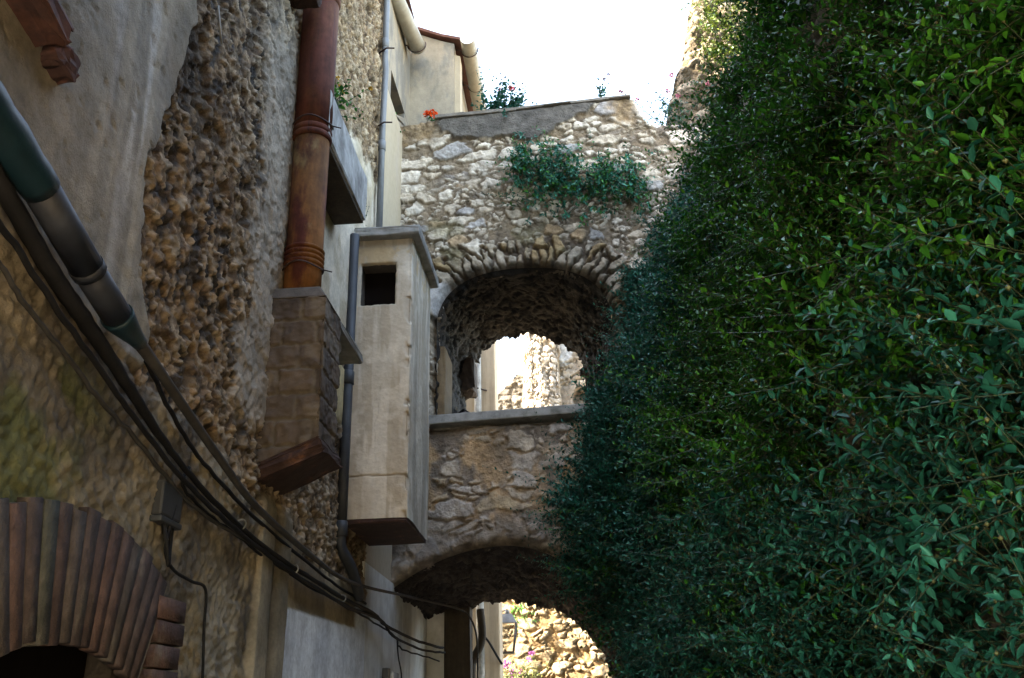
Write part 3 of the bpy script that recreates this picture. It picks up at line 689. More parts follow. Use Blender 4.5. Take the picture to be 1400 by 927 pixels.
def facade(x, z):
    n1 = fbm(x * 1.3, z * 1.3, 4, 203); n2 = fbm(x * 6, z * 6, 4, 208); n3 = fbm(x * 25, z * 25, 3, 212)
    dU = up_front(x, z) + (n2 - .5) * .05; dL = low_front(x, z) + (n2 - .5) * .06
    h, m, rid, rid2 = stone_field(x + .06 * np.sin(z * 3), z, .34, .145, 231, big=.5, warp=.24, mort=(.11, .17), rough=.30)
    # smaller stones lower down
    hs, ms, rs, rs2 = stone_field(x, z, .19, .11, 251, big=.42, warp=.30, mort=(.12, .2), rough=.35)
    sm = ss(6.75, 6.5, z + (n1 - .5) * .8)
    h = h * (1 - sm) + hs * sm; m = m * (1 - sm) + ms * sm; rid = np.where(sm > .5, rs, rid); rid2 = np.where(sm > .5, rs2, rid2)
    Dp = h * .032 + (n3 - .5) * .026 + (n1 - .5) * .06 + (n2 - .5) * .03 + (fbm(x * 50, z * 50, 2, 225) - .5) * .010
    mort = mix((.235, .185, .13), (.155, .12, .085), ss(.4, .65, n2))
    st = mix((.48, .41, .32), (.66, .61, .53), rid2)
    st = mix(st, (.36, .35, .34), (rid < .14) * 1.0); st = mix(st, (.40, .29, .18), ((rid > .14) & (rid < .24)) * 1.0)
    st = st * (.80 + .4 * fbm(x * 14, z * 14, 4, 222))[..., None]
    Cc = mix(mort, st, m)
    # voussoir ring round the upper arch
    xc, zs = -.45, 4.95
    ang = np.arctan2(z - zs, x - xc)
    ring = ss(.38, .34, dU + (n2 - .5) * .12) * ss(.0, .15, z - zs)
    e, bx, by, ddx, ddy = worley(ang * 11 + (n2 - .5) * 1.3 + (n3 - .5) * .35, dU / .30 + .2 + (n2 - .5) * .6, 261, .85)
    e = e + (n3 - .5) * .25
    rv = h2(bx, by, 262); mv = ss(.08, .25, e)
    hv = mv * (.25 + .75 * rv)
    Dv = hv * .085 + (n3 - .5) * .025
    cv = mix(mix((.30, .235, .155), (.46, .41, .33), h2(bx, by, 263)), (.40, .28, .14), ((rv > .6) & (rv < .75)) * .8)
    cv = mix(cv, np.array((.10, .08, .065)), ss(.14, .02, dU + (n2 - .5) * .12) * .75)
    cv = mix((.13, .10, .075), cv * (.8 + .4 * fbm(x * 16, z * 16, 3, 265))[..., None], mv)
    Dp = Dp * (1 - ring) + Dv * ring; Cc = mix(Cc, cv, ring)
    # jamb strip left of the opening: broken plaster edge
    jl = ss(-1.22, -1.26, x) * ss(5.3, 5.15, z) * ss(4.1, 4.2, z)
    Cc = mix(Cc, mix((.30, .22, .13), (.44, .39, .31), n2), jl * .8)
    # grey patch of cement beside the arch, left haunch
    gq = ss(.19, .15, np.sqrt(((x + 1.27) / 1.0) ** 2 + ((z - 5.42) / .95) ** 2) + (n2 - .5) * .14)
    Dp = Dp * (1 - gq) + (.05 + n3 * .01) * gq; Cc = mix(Cc, (.42, .41, .39), gq)
    # plaster below the sill, with stones showing
    pz = ss(4.24, 4.12, z)
    hb, mb2, rb, rb2 = stone_field(x, z, .30, .17, 271, big=.55, warp=.35, mort=(.09, .19), rough=.35)
    show = ss(.46, .56, fbm(x * 2.6 + 3, z * 2.6, 4, 272) + ss(-1.2, -.3, x) * .12)
    mbs = mb2 * show
    pc = mix((.46, .31, .17), (.34, .25, .16), ss(.4, .6, fbm(x * 3.5, z * 3, 4, 273)))
    pc = mix(pc, (.15, .13, .11), ss(.52, .66, fbm(x * 5, z * 2.2, 4, 274) + ss(-.75, -1.15, x) * ss(3.5, 4.1, z) * .28) * .85)
    pc = mix(pc, mix((.46, .36, .23), (.42, .39, .35), rb2), mbs)
    grey = ss(.42, .20, dL + (n2 - .5) * .35)
    pc = mix(pc, mix((.35, .32, .28), (.20, .18, .155), ss(.45, .6, fbm(x * 7, z * 7, 4, 276))), grey * .8)
    Dq = (n1 - .5) * .06 + mbs * (.008 + .022 * rb) + (n2 - .5) * .03 + (n3 - .5) * .016
    # radial broken stones at the rim of the lower arch
    e3, bx3, by3, _, _ = worley(x * 5.5 + (n2 - .5), dL / .25 + (n2 - .5) * .5, 281, .8)
    rim = ss(.22, .12, dL + (n2 - .5) * .1)
    Dq = Dq + rim * ss(.05, .25, e3) * h2(bx3, by3, 282) * .06
    pc = mix(pc, mix((.16, .14, .12), (.36, .31, .25), h2(bx3, by3, 283)), rim * .7 * ss(.05, .2, e3))
    Dp = Dp * (1 - pz) + Dq * pz; Cc = mix(Cc, pc, pz)
    # grey cement band along the top and earth at its ends
    bt = np.interp(x, [-1.7, -1.3, -1.1, -.7, -.3, .0, .25, .4], [7.45, 7.38, 7.21, 7.15, 7.17, 7.27, 7.40, 7.6]) + (n2 - .5) * .16
    gb = ss(-.012, .012, z - bt) * ss(-1.42, -1.3, x + (n2 - .5) * .3)
    Dp = Dp * (1 - gb) + (.045 + (n2 - .5) * .02 + (n3 - .5) * .01) * gb
    Cc = mix(Cc, mix((.075, .070, .064), (.13, .12, .105), n2), gb)
    eb = np.maximum(ss(.42, .58, x + (n2 - .5) * .3) * ss(.80, .66, x) * ss(7.18, 7.28, z + (n2 - .5) * .2), ss(-1.2, -1.4, x + (n2 - .5) * .3) * ss(7.12, 7.22, z + (n2 - .5) * .2))
    Dp = Dp * (1 - eb) + (n2 * .06 + n3 * .03 - .03) * eb
    Cc = mix(Cc, mix((.30, .215, .125), (.19, .135, .08), ss(.4, .6, n3)), eb)
    stn = ss(.55, .72, fbm(x * 1.7 + 8, z * 1.2, 4, 291))
    Cc = Cc * (1 - .30 * stn[..., None])
    moss = ss(.56, .68, fbm(x * 2.6 + 4, z * 2.6, 4, 293)) * ss(6.7, 6.2, z) * ss(5.6, 5.9, z)
    Cc = mix(Cc, (.15, .14, .07), moss * .5)
    return Dp, Cc, dU, dL
x = np.linspace(-1.72, 1.5, 300); z = np.linspace(1.4, 7.72, 560)
Xg, Zg = np.meshgrid(x, z, indexing='ij')
Dp, Cc, dU, dL = facade(Xg, Zg)
Dp = Dp - .16 * np.exp(-(np.maximum(dU, 0) / .045) ** 2) - .16 * np.exp(-(np.maximum(dL, 0) / .045) ** 2)
tz = top_z(Xg) + (fbm(Xg * 9, Xg * 0, 3, 301) - .5) * .05 * ss(-.6, .9, Xg) + (fbm(Xg * 30, Xg * 0, 2, 302) - .5) * .02
over = np.maximum(Zg - tz, 0)
Dp = Dp - .02 * np.exp(-((tz - Zg) / .02) ** 2) - over * 4.0
Pts = np.stack([Xg, BY - Dp, np.minimum(Zg, tz)], -1)
keep = (dU > .006) & (dL > .006)
grid_mesh('facade', Pts, M['masonry'], br, Cc, keep)
b = MB(); rgk = random.Random(17); xk = -1.28
while xk < .66:
    l = rgk.uniform(.16, .42); x2 = min(xk + l, .70); z1, z2 = float(top_z(xk)), float(top_z(x2))
    dy_ = rgk.uniform(.005, .03) + .04; th_ = rgk.uniform(.006, .022); dz_ = rgk.uniform(-.012, .006)
    b.hexa([(xk - .003, BY - dy_, z1 - .012 + dz_), (x2 + .003, BY - dy_, z2 - .012 + dz_), (x2 + .003, BY + .3, z2 - .012), (xk - .003, BY + .3, z1 - .012), (xk - .003, BY - dy_, z1 + th_), (x2 + .003, BY - dy_, z2 + th_), (x2 + .003, BY + .3, z2 + th_), (xk - .003, BY + .3, z1 + th_)], .006)
    xk = x2
b.build('coping', material('coping_stone', (.17, .155, .135), var=.35, fine=50, bump=.6, dist=.01), br)
# far face of the bridge (coarser)
def up_back(x, z):
    xc, a, zs, bq = -.54, .68, 5.25, .60
    e = (np.sqrt(((x - xc) / a) ** 2 + (np.maximum(z - zs, 0) / bq) ** 2) - 1) * .68
    return np.maximum(e, 4.22 - z)
def low_zb(x):
    xc = -.72
    L_ = 2.90 - .05 * np.abs((x - xc) / .55) ** 2.0
    Rr = 1.5 + 1.40 * np.sqrt(np.clip(1 - ((x - xc) / 1.08) ** 2, 0, 1))
    return np.where(x < xc, L_, Rr)
x = np.linspace(-1.72, 1.6, 110); z = np.linspace(1.0, 7.3, 210)
Xb, Zb = np.meshgrid(x, z, indexing='ij')
hb, mb2, rb, rb2 = stone_field(Xb, Zb, .3, .17, 331)
dUb = up_back(Xb, Zb); dLb = np.maximum(Zb - low_zb(Xb), Xb - .36)
grid_mesh('rear_face', np.stack([Xb, BB + hb * .05 - .06 * np.exp(-(dUb / .05) ** 2), Zb], -1), M['masonry'], br, mix((.2, .16, .11), mix((.36, .32, .26), (.5, .46, .4), rb2), mb2), (dUb > 0) & (dLb > 0), flip=True)
# vault soffits
def profile_up(front):
    if front: xc, a, zs, bq, z0 = -.45, .808, 5.13, .588, 4.2
    else: xc, a, zs, bq, z0 = -.54, .675, 5.25, .595, 4.2
    pts = [(xc - a, z0 + (zs - z0) * t) for t in np.linspace(0, 1, 40)[:-1]]
    k_ = 2 / 2.4 if front else 1.0
    pts += [(xc - a * math.copysign(abs(math.cos(t)) ** k_, math.cos(t)), zs + bq * abs(math.sin(t)) ** k_) for t in np.linspace(0, PI, 110)]
    pts += [(xc + a, zs + (z0 - zs) * t) for t in np.linspace(0, 1, 40)[1:]]
    return np.array(pts)
def profile_low(front):
    f = low_z if front else low_zb
    xs = np.linspace(-1.68, .40 if front else .33, 150)
    zs = f(xs) + (.012 if front else 0)
    pts = np.stack([xs, zs], -1)
    xr = xs[-1]
    jam = np.stack([np.full(50, xr), np.linspace(zs[-1], .2, 51)[1:]], -1)
    return np.concatenate([pts, jam])
def vault(name, Pf, Pb, seed, dark, ragged):
    n = len(Pf); s = np.linspace(0, 1, 90)
    arc = np.concatenate([[0], np.cumsum(np.linalg.norm(np.diff(Pf, axis=0), axis=1))])
    Aa, S = np.meshgrid(arc, s, indexing='ij')
    P2 = Pf[:, None, :] * (1 - S[..., None]) + Pb[:, None, :] * S[..., None]
    T = np.gradient(Pf, axis=0); T /= np.linalg.norm(T, axis=1)[:, None]
    Nn = np.stack([T[:, 1], -T[:, 0]], -1)
    cen = Pf.mean(0)
    sgn = np.sign(((cen - Pf) * Nn).sum(1)); sgn[sgn == 0] = 1
    Nn = Nn * sgn[:, None]
    h, m, rid, rid2 = stone_field(Aa, S * (BB - BY), .09, .20, seed, big=.55, warp=.4, mort=(.08, .22), rough=.45)
    n2 = fbm(Aa * 7, S * 12, 4, seed + 2)
    D_ = h * .03 + (n2 - .5) * .07 + (fbm(Aa * 2, S * 3, 3, seed + 3) - .5) * .06
    rag = np.exp(-((1 - S) / .06) ** 2) * ragged * (h2(np.floor(Aa / .085), np.zeros_like(Aa), seed + 6) - .3 + .8 * (vn(Aa * 25, Aa * 0, seed + 8) - .5))
    D_ = D_ + rag
    D_ = D_ * ss(0, .04, S)
    P2 = P2 + Nn[:, None, :] * D_[..., None]
    Yv = BY + .02 + S * (BB - BY - .02)
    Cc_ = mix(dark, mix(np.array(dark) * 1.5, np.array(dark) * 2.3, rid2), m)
    return grid_mesh(name, np.stack([P2[..., 0], Yv, P2[..., 1]], -1), M['masonry'], br, Cc_)
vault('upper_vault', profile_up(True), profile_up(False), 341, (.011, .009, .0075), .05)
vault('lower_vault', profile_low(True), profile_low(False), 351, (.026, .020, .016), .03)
b = MB(); b.box((-1.6, 8.06, 4.0), (.6, BB - .02, 4.19)); b.build('passage_floor', M['concrete'], br)
b = MB(); b.box((-1.72, 8.05, 7.0), (2.2, BB + .02, 7.19)); b.build('deck', M['earth'], br)
b = MB(); b.hexa([(-1.345, BY - .085, 4.18), (.46, BY - .085, 4.235), (.46, BY + .2, 4.235), (-1.345, BY + .2, 4.18), (-1.345, BY - .085, 4.265), (.46, BY - .085, 4.32), (.46, BY + .2, 4.32), (-1.345, BY + .2, 4.265)], .012)
b.build('sill', M['concrete'], br)
b = MB(); b.box((-1.30, 9.45, 5.06), (-1.08, 9.8, 5.42), .03, None, .015, 3, 2); b.build('corbel', material('corbel_stone', (.075, .058, .05), var=.3), br)
b = MB(); b.box((-1.32, 8.12, 4.19), (-1.195, 8.6, 5.0), .01, None, .006, 4, 2); b.build('inner_jamb', material('jamb_plaster', (.17, .115, .06), var=.3), br)
# abutment wall left, under the arch (painted) and right abutment
b = MB(); b.box((-2.2, 6.9, 0), (WX - .003, 8.02, 2.83)); b.box((-2.2, 8.02, 0), (WX - .006, 9.9, 3.4)); b.box((-1.7, 9.75, 0), (-1.435, 9.895, 2.95)); b.build('painted_abutment', material('pale_painted_wall', (.68, .69, .66), var=.15, scale=(4, 4, .8), fine=40, bump=.2, dist=.004, second=(.5, .5, .46), second_scale=(2, 2, 1)), br)
b = MB(); b.box((-2.2, 6.89, 2.83), (WX - .02, 8.2, 7.3)); b.build('left_shoulder', M['plaster_warm'], br)
b = MB(); b.box((.43, 8.12, 0), (2.4, BB - .05, 7.0)); b.build('right_abutment', M['earth'], br)

# rubble heap in the passage
b = MB()
rg = random.Random(9)
for k in range(22):
    c = (rg.uniform(-1.2, -.9), rg.uniform(8.8, 9.4)); s_ = rg.uniform(.05, .13); zz_ = 4.2 + rg.uniform(.0, .42) * max(0, 1 - abs(c[0] + 1.1) * 3.4)
    b.box((c[0] - s_, c[1] - s_, zz_ - s_ * .6), (c[0] + s_, c[1] + s_, zz_ + s_ * .7), .02, Matrix.Rotation(rg.uniform(0, 3), 3, 'Z') @ Matrix.Rotation(rg.uniform(-.4, .4), 3, 'X'), .012, k)
prop(b.build('rubble_heap', M['soot']), 'dark heap of broken stone inside the upper arch', 'rubble')
b = MB(); b.tube([(-1.24, 8.1, 4.27), (-1.05, 8.5, 4.47)], .012, 6); prop(b.build('iron_rod', M['wire']), 'rusty iron rod leaning on the stone sill', 'rod')

# posts and pipe at the end of the lower passage
ps = thing('timber_post', (-1.2, 9.9, 0), 'dark timber post at the far left end of the lower arch', 'post')
b = MB(); b.box((-1.43, 9.72, 0), (-1.17, 9.92, 2.9), .015, None, .006, 5, 3); b.build('post', M['timber'], ps)
bp = thing('bent_pipe', (-1.1, 10.0, 1.5), 'bent brown pipe beside the timber post under the arch', 'pipe')
b = MB(); b.tube(spline([(-1.10, 10.0, 2.85), (-1.08, 10.0, 2.62), (-1.10, 10.0, 2.5), (-1.17, 10.0, 2.36), (-1.19, 10.0, 2.2), (-1.19, 10, 1.2)], 5), .04, 12); b.build('pipe', M['timber'], bp)

# ------------------------------------------------------------------ upper left house
uh = thing('upper_house', (-1.7, 8.0, 7.2), 'cream plastered house with gutters above the left end of the bridge', 'house')
b = MB()
SX = -1.655
wy0, wy1 = float(P(535, 95, X=SX)[1]), float(P(553, 155, X=SX)[1]); wz1 = float(P(535, 95, X=SX)[2]); wz0 = float(P(535, 158, X=SX)[2]); we = float(P(553, 162, X=SX)[2])
b.prism([(6.90, 7.0), (8.6, 7.0), (8.6, 8.75), (6.90, 8.75)], 'X', -2.5, SX - .22)
b.prism([(6.90, 7.3), (wy0, 7.3), (wy0, 8.75), (6.90, 8.75)], 'X', SX - .22, SX)
b.prism([(wy0, wz1), (8.6, wz1), (8.6, 8.75), (wy0, 8.75)], 'X', SX - .22, SX - .001)
b.prism([(wy0, 7.3), (8.6, 7.3), (8.6, wz1), (wy1, wz1 - .005), (wy1, we), (wy0, wz0)], 'X', SX - .22, SX - .002)
b.build('side_wall', M['plaster_house'], uh)
b = MB(); b.prism([(wy0 - .01, wz0 - .02), (wy1 + .01, we - .02), (wy1 + .01, wz1 + .01), (wy0 - .01, wz1 + .01)], 'X', SX - .19, SX - .17); b.build('window', material('window_painted_dark', (.035, .022, .014), var=.4), uh)  # dark panel paints the unlit depth of the window opening
b = MB(); b.box((-3.0, 9.86, 0), (-2.2, 11.75, 10.5)); b.build('added_sun_blocker', M['plaster_house'], uh)  # unseen block added to keep the sun off the far house front
gz = 8.5
b = MB(); b.prism([(-2.5, 7.0), (-1.16, 7.0), (-1.16, 8.84), (-1.30, 8.89), (-1.54, 9.0), (-2.5, 9.4)], 'Y', gz, 9.85); b.build('gable_wall', M['plaster_house'], uh)
b = MB(); b.prism([(-1.165, 7.0), (-1.10, 7.0), (-1.10, 8.70), (-1.165, 8.73)], 'Y', gz + .05, gz + .22); b.build('pilaster', M['plaster_warm'], uh)
b = MB()
pr_ = [(-2.6, 9.46), (-1.54, 9.03), (-1.30, 8.92), (-1.08, 8.85), (-1.08, 8.885), (-1.30, 8.955), (-1.54, 9.07), (-2.6, 9.50)]
b.prism(pr_, 'Y', gz - .05, 9.9); b.build('gable_roof', M['roof'], uh)
b = MB(); b.prism([(6.9, 8.75), (8.45, 8.75), (8.45, 8.79), (6.9, 8.79)], 'X', -2.5, -1.52); b.build('side_roof', M['roof'], uh)
g1a, g1b = P(533, -20, Z=8.62), P(572, 66, Z=8.62)
gt = thing('gutter', tuple(g1b), 'long roof gutter at the top, left of the cream gable', 'gutter')
b = MB(); b.tube([g1a, g1a * .5 + g1b * .5, g1b], .085, 18); b.build('trough', M['gutter'], gt)
b = MB(); q = g1b * .94 + g1a * .06
b.tube([q + np.array((.10 * math.cos(t), 0, .10 * math.sin(t))) for t in np.linspace(-PI, .3, 20)], .007, 6); b.tube([q + np.array((-.1, 0, 0)), q + np.array((-.25, 0, .0))], .008, 6); b.build('bracket', M['wire'], gt)
g2a = np.array((-1.0, 8.42, 8.84)); g2b = np.array((-1.0, 9.9, 8.80))
g2 = thing('gutter', tuple(g2a), 'short open gutter on the right side of the cream gable', 'gutter')
b = MB(); b.half_tube(g2a, g2b, .085, .008, 14); b.build('trough', M['gutter'], g2)
for yy_ in (8.62, 9.25):
    b = MB(); b.tube([(-1.0 + .093 * math.cos(t), yy_, 8.83 + .093 * math.sin(t)) for t in np.linspace(-PI, .25, 20)], .007, 6); b.tube([(-.907, yy_, 8.85), (-.88, yy_, 8.86)], .006, 6)
    b.tube([(-1.093, yy_, 8.83), (-1.16, yy_, 8.86)], .007, 6); b.build('bracket', M['wire'], g2)

# ------------------------------------------------------------------ house beyond the arches
fh = thing('far_house', (-1.5, 12.5, 0), 'beige plastered house corner seen through both arches', 'house')
b = MB(); b.box((-1.78, 12.0, 0), (-1.08, 12.4, 8.6), .02); b.build('wall', material('beige_plaster', (.46, .38, .28), var=.12, scale=(8, 8, .7), fine=40, bump=.2, dist=.004, second=(.36, .30, .22), second_scale=(9, 9, .7)), fh)
fp = thing('downpipe', (-1.32, 11.95, 0), 'slim white downpipe on the beige house corner', 'drainpipe')
b = MB(); b.tube([(-1.315, 11.94, 0), (-1.315, 11.94, 4), (-1.315, 11.94, 8.5)], .05, 14); b.build('pipe', M['concrete_pale'], fp)
for zz_ in (3.3, 5.95):
    b = MB(); b.tube([(-1.38, 12.0, zz_), (-1.315, 11.885, zz_), (-1.2, 12.0, zz_)], .012, 6); b.build('bracket', M['wire'], fp)
b = MB(); b.tube(spline([(-1.32, 11.85, 2.82), (-1.22, 11.9, 2.72), (-1.12, 11.95, 2.55), (-1.06, 12.0, 2.45)], 6), .014, 7); prop(b.build('cable', M['black_cable']), 'slanting black cable on the beige house corner', 'cable')
# lantern
ln = thing('wall_lantern', (-.93, 12.1, 2.6), 'grey four-sided street lantern on the beige house corner', 'lantern')
lx, ly, lz = -1.035, 12.6, 2.76
b = MB(); b.hexa([(lx - .13, ly - .13, lz + .22), (lx + .13, ly - .13, lz + .22), (lx + .13, ly + .13, lz + .22), (lx - .13, ly + .13, lz + .22), (lx - .06, ly - .06, lz + .34), (lx + .06, ly - .06, lz + .34), (lx + .06, ly + .06, lz + .34), (lx - .06, ly + .06, lz + .34)], .006); b.tube([(lx, ly, lz + .34), (lx, ly, lz + .39)], .03, 10); b.build('roof', M['zinc'], ln)
b = MB()
for sx in (-1, 1):
    for sy in (-1, 1): b.tube([(lx + sx * .115, ly + sy * .115, lz + .22), (lx + sx * .07, ly + sy * .07, lz - .12)], .009, 6)
b.box((lx - .08, ly - .08, lz - .15), (lx + .08, ly + .08, lz - .12), .006); b.build('frame', M['iron'], ln)
b = MB(); b.hexa([(lx - .062, ly - .062, lz - .118), (lx + .062, ly - .062, lz - .118), (lx + .062, ly + .062, lz - .118), (lx - .062, ly + .062, lz - .118), (lx - .10, ly - .10, lz + .215), (lx + .10, ly - .10, lz + .215), (lx + .10, ly + .10, lz + .215), (lx - .10, ly + .10, lz + .215)]); b.build('glass', M['lamp_glass'], ln)
b = MB(); b.tube([(lx, ly, lz + .39), (lx - .02, ly + .2, lz + .42), (lx - .16, ly + .3, lz + .40)], .012, 6); b.build('bracket', M['iron'], ln)

# ------------------------------------------------------------------ far walls in the sun
def wall_grid(name, x0, x1, z0, z1, Yp, n, m, su, sv, seed, stone, mortar, relief, parent, topfn=None, big=.6, rough=.1):
    Xq, Zq = np.meshgrid(np.linspace(x0, x1, n), np.linspace(z0, z1, m), indexing='ij')
    h, mm, rid, rid2 = stone_field(Xq, Zq, su, sv, seed, big=big, warp=.3, mort=(.05, .25))
    n1 = fbm(Xq * 1.5, Zq * 1.5, 4, seed + 1); n2 = fbm(Xq * 9, Zq * 9, 3, seed + 2)
    D_ = h * relief + (n1 - .5) * rough + (n2 - .5) * relief * .6
    c = mix(mix(mortar, np.array(mortar) * .7, n2), mix(stone[0], stone[1], rid2), mm)
    tz_ = Zq if topfn is None else np.minimum(Zq, topfn(Xq) + (n1 - .5) * .15)
    if topfn is not None: D_ = D_ - np.maximum(Zq - tz_, 0) * 1.0
    return grid_mesh(name, np.stack([Xq, Yp - D_, tz_], -1), M['masonry'], parent, c)
tw = thing('terrace_wall', (0, 14.2, 0), 'sunlit sandy stone terrace wall beyond the lower arch', 'wall')
wall_grid('stone_face', -2.6, 3.4, 0, 4.4, 14.0, 420, 330, .27, .17, 401, ((.17, .135, .09), (.29, .25, .185)), (.185, .125, .065), .06, tw, big=.6, rough=.22)
b = MB(); b.box((-2.6, 14.05, 0), (3.4, 14.6, 4.3)); b.build('core', M['earth'], tw)
b = MB(); b.box((-30, 14.6, 0), (30, 60, 4.2)); struct(b.build('terrace', M['earth']))
gw = thing('gable_ruin', (-1.8, 17.9, 4.2), 'grey rubble gable with a sloping top far behind the upper arch', 'wall')
wall_grid('stone_face', -4.2, -.6, 4.2, 9.6, 17.9, 170, 260, .22, .13, 411, ((.075, .073, .07), (.14, .137, .13)), (.055, .053, .05), .06, gw, topfn=lambda X_: 7.75 + (X_ + 1.72) * 1.12)
b = MB(); b.prism([(-4.2, 4.2), (-.6, 4.2), (-.6, 8.95), (-4.2, 4.93)], 'Y', 17.95, 18.5); b.build('core', M['earth'], gw)
rt = thing('ruined_tower', (-.6, 17.2, 4.2), 'sun-bleached ragged stone pier behind the upper arch', 'ruin')
def ridge(Xq, Zq): return fbm(Xq * 5, Zq * .8, 4, 421)
Xq, Zq = np.meshgrid(np.linspace(-1.02, -.28, 110), np.linspace(4.2, 11.5, 420), indexing='ij')
h, mm, rid, rid2 = stone_field(Xq, Zq, .16, .11, 422, big=.5, warp=.35, mort=(.03, .3))
tt = (Xq + 1.02) / .74
bow = np.sqrt(np.clip(1 - (2 * tt - 1) ** 2, 0, 1))
lat = (fbm(Xq * 0 + tt * 2, Zq * 4, 4, 424) - .5) * .12
D_ = bow * .28 + h * .07 + (fbm(Xq * 8, Zq * 2.5, 4, 423) - .5) * .16
c = mix((.17, .145, .115), mix((.26, .24, .21), (.38, .36, .33), rid2), mm)
c = mix(c, (.20, .11, .05), ss(.60, .68, fbm(Xq * 5, Zq * 2.5, 4, 426)) * .7)
grid_mesh('stone_face', np.stack([Xq + lat, 17.0 - D_, Zq], -1), M['masonry'], rt, c)
b = MB(); b.box((-.98, 17.02, 4.2), (-.3, 17.9, 11.5)); b.build('core', M['earth'], rt)
pw = thing('ruined_wall', (1.2, 17.4, 4.2), 'patched plaster ruin wall at the right of the upper arch view', 'wall')
Xq, Zq = np.meshgrid(np.linspace(-.34, 2.6, 180), np.linspace(4.2, 10.2, 330), indexing='ij')
h, mm, rid, rid2 = stone_field(Xq, Zq, .25, .16, 432, big=.5)
pl_ = ss(.42, .56, fbm(Xq * 1.6, Zq * 1.6, 4, 433)); n2 = fbm(Xq * 9, Zq * 9, 3, 434)
hole = ss(.17, .10, np.sqrt((Xq - .08) ** 2 + ((Zq - 7.62) * .9) ** 2) + (n2 - .5) * .06)
D_ = h * .07 * (1 - pl_) + pl_ * .05 + (n2 - .5) * .05 - hole * .25
c = mix(mix((.14, .115, .085), mix((.20, .17, .135), (.27, .25, .21), rid2), mm), mix((.21, .18, .15), (.16, .135, .10), n2), pl_)
c = mix(c, (.32, .33, .33), ss(.28, .22, np.sqrt(((Xq + .2) * 1.6) ** 2 + (Zq - 8.55) ** 2) + (n2 - .5) * .1))
grid_mesh('stone_face', np.stack([Xq, 17.3 - D_, Zq], -1), M['masonry'], pw, c)
b = MB(); b.box((-.3, 17.62, 4.2), (2.6, 18.2, 10.1)); b.build('core', M['earth'], pw)

# ------------------------------------------------------------------ right retaining wall and its leafy cover
def right_top(Y): return np.interp(Y, [0, 5.5, 6.0, 7.0, 8.2], [7.0, 6.0, 6.05, 6.25, 6.75])
def right_x(Y, Z):
    bl = .36 * np.exp(-((Y - 7.7) / 1.0) ** 2 - ((Z - 3.3) / 1.4) ** 2) * ss(2.0, 3.3, Z)
    return 1.52 - .12 * Y + .165 * (Z - 3.0) - bl
rw = thing('retaining_wall', (1.4, 4.0, 0), 'leaning dark stone retaining wall on the right, buried in leaves', 'wall')
Yr, Zr = np.meshgrid(np.linspace(.6, 8.15, 300), np.linspace(0, 11.2, 400), indexing='ij')
h, mm, rid, rid2 = stone_field(Yr, Zr, .32, .2, 501, big=.6, warp=.3)
n1 = fbm(Yr * 1.2, Zr * 1.2, 4, 502); n2 = fbm(Yr * 9, Zr * 9, 3, 503)
D_ = h * .07 + (n1 - .5) * .22 + (n2 - .5) * .04
c = mix((.13, .105, .08), mix((.20, .175, .15), (.34, .31, .28), rid2), mm)
tz_ = right_top(Yr) + (n1 - .5) * .3
ov_ = np.maximum(Zr - tz_, 0); Zc_ = np.minimum(Zr, tz_)
grid_mesh('stone_face', np.stack([right_x(Yr, Zc_) - D_ + ov_ * .8, Yr, Zc_], -1), M['masonry'], rw, c, flip=True)
b = MB(); b.box((1.75, -1, 0), (7, .7, 7.0)); b.hexa([(1.5, .7, 0), (7, .7, 0), (7, 8.1, 0), (1.0, 8.1, 0), (2.4, .7, 5.9), (7, .7, 5.9), (7, 8.1, 5.9), (1.6, 8.1, 5.9)]); b.build('core', M['earth'], rw)
# battered pier rising behind the bridge's right end
pt_ = thing('stone_pier', (1.8, 9.0, 7.0), 'sunlit rough stone pier against the sky, top right', 'stone pier')
Xq, Zq = np.meshgrid(np.linspace(0, 2.6, 150), np.linspace(6.5, 12.5, 300), indexing='ij')
h, mm, rid, rid2 = stone_field(Xq, Zq, .26, .12, 511, big=.5, warp=.35)
n2 = fbm(Xq * 7, Zq * 4, 4, 512)
left = 1.0 + .25 * (Zq - 7.2) + (fbm(Zq * 3, Zq * 0, 3, 513) - .5) * .1
cp = mix((.10, .08, .055), mix((.13, .11, .085), (.20, .18, .15), rid2), mm)
grid_mesh('front_face', np.stack([left + Xq, 8.75 - h * .07 - (n2 - .5) * .14 + .1 * np.exp(-(Xq / .05) ** 2), Zq], -1), M['masonry'], pt_, cp)
h, mm, rid, rid2 = stone_field(Xq, Zq, .26, .12, 515, big=.5, warp=.35)
grid_mesh('side_face', np.stack([left + .05 - h * .05, 8.83 + Xq * .6, Zq], -1), M['masonry'], pt_, cp, flip=True)
b = MB(); b.hexa([(1.05, 8.95, 6.5), (4, 8.95, 6.5), (4, 10.3, 6.5), (1.05, 10.3, 6.5), (2.5, 8.95, 12.4), (4, 8.95, 12.4), (4, 10.3, 12.4), (2.5, 10.3, 12.4)]); b.build('core', M['earth'], pt_)

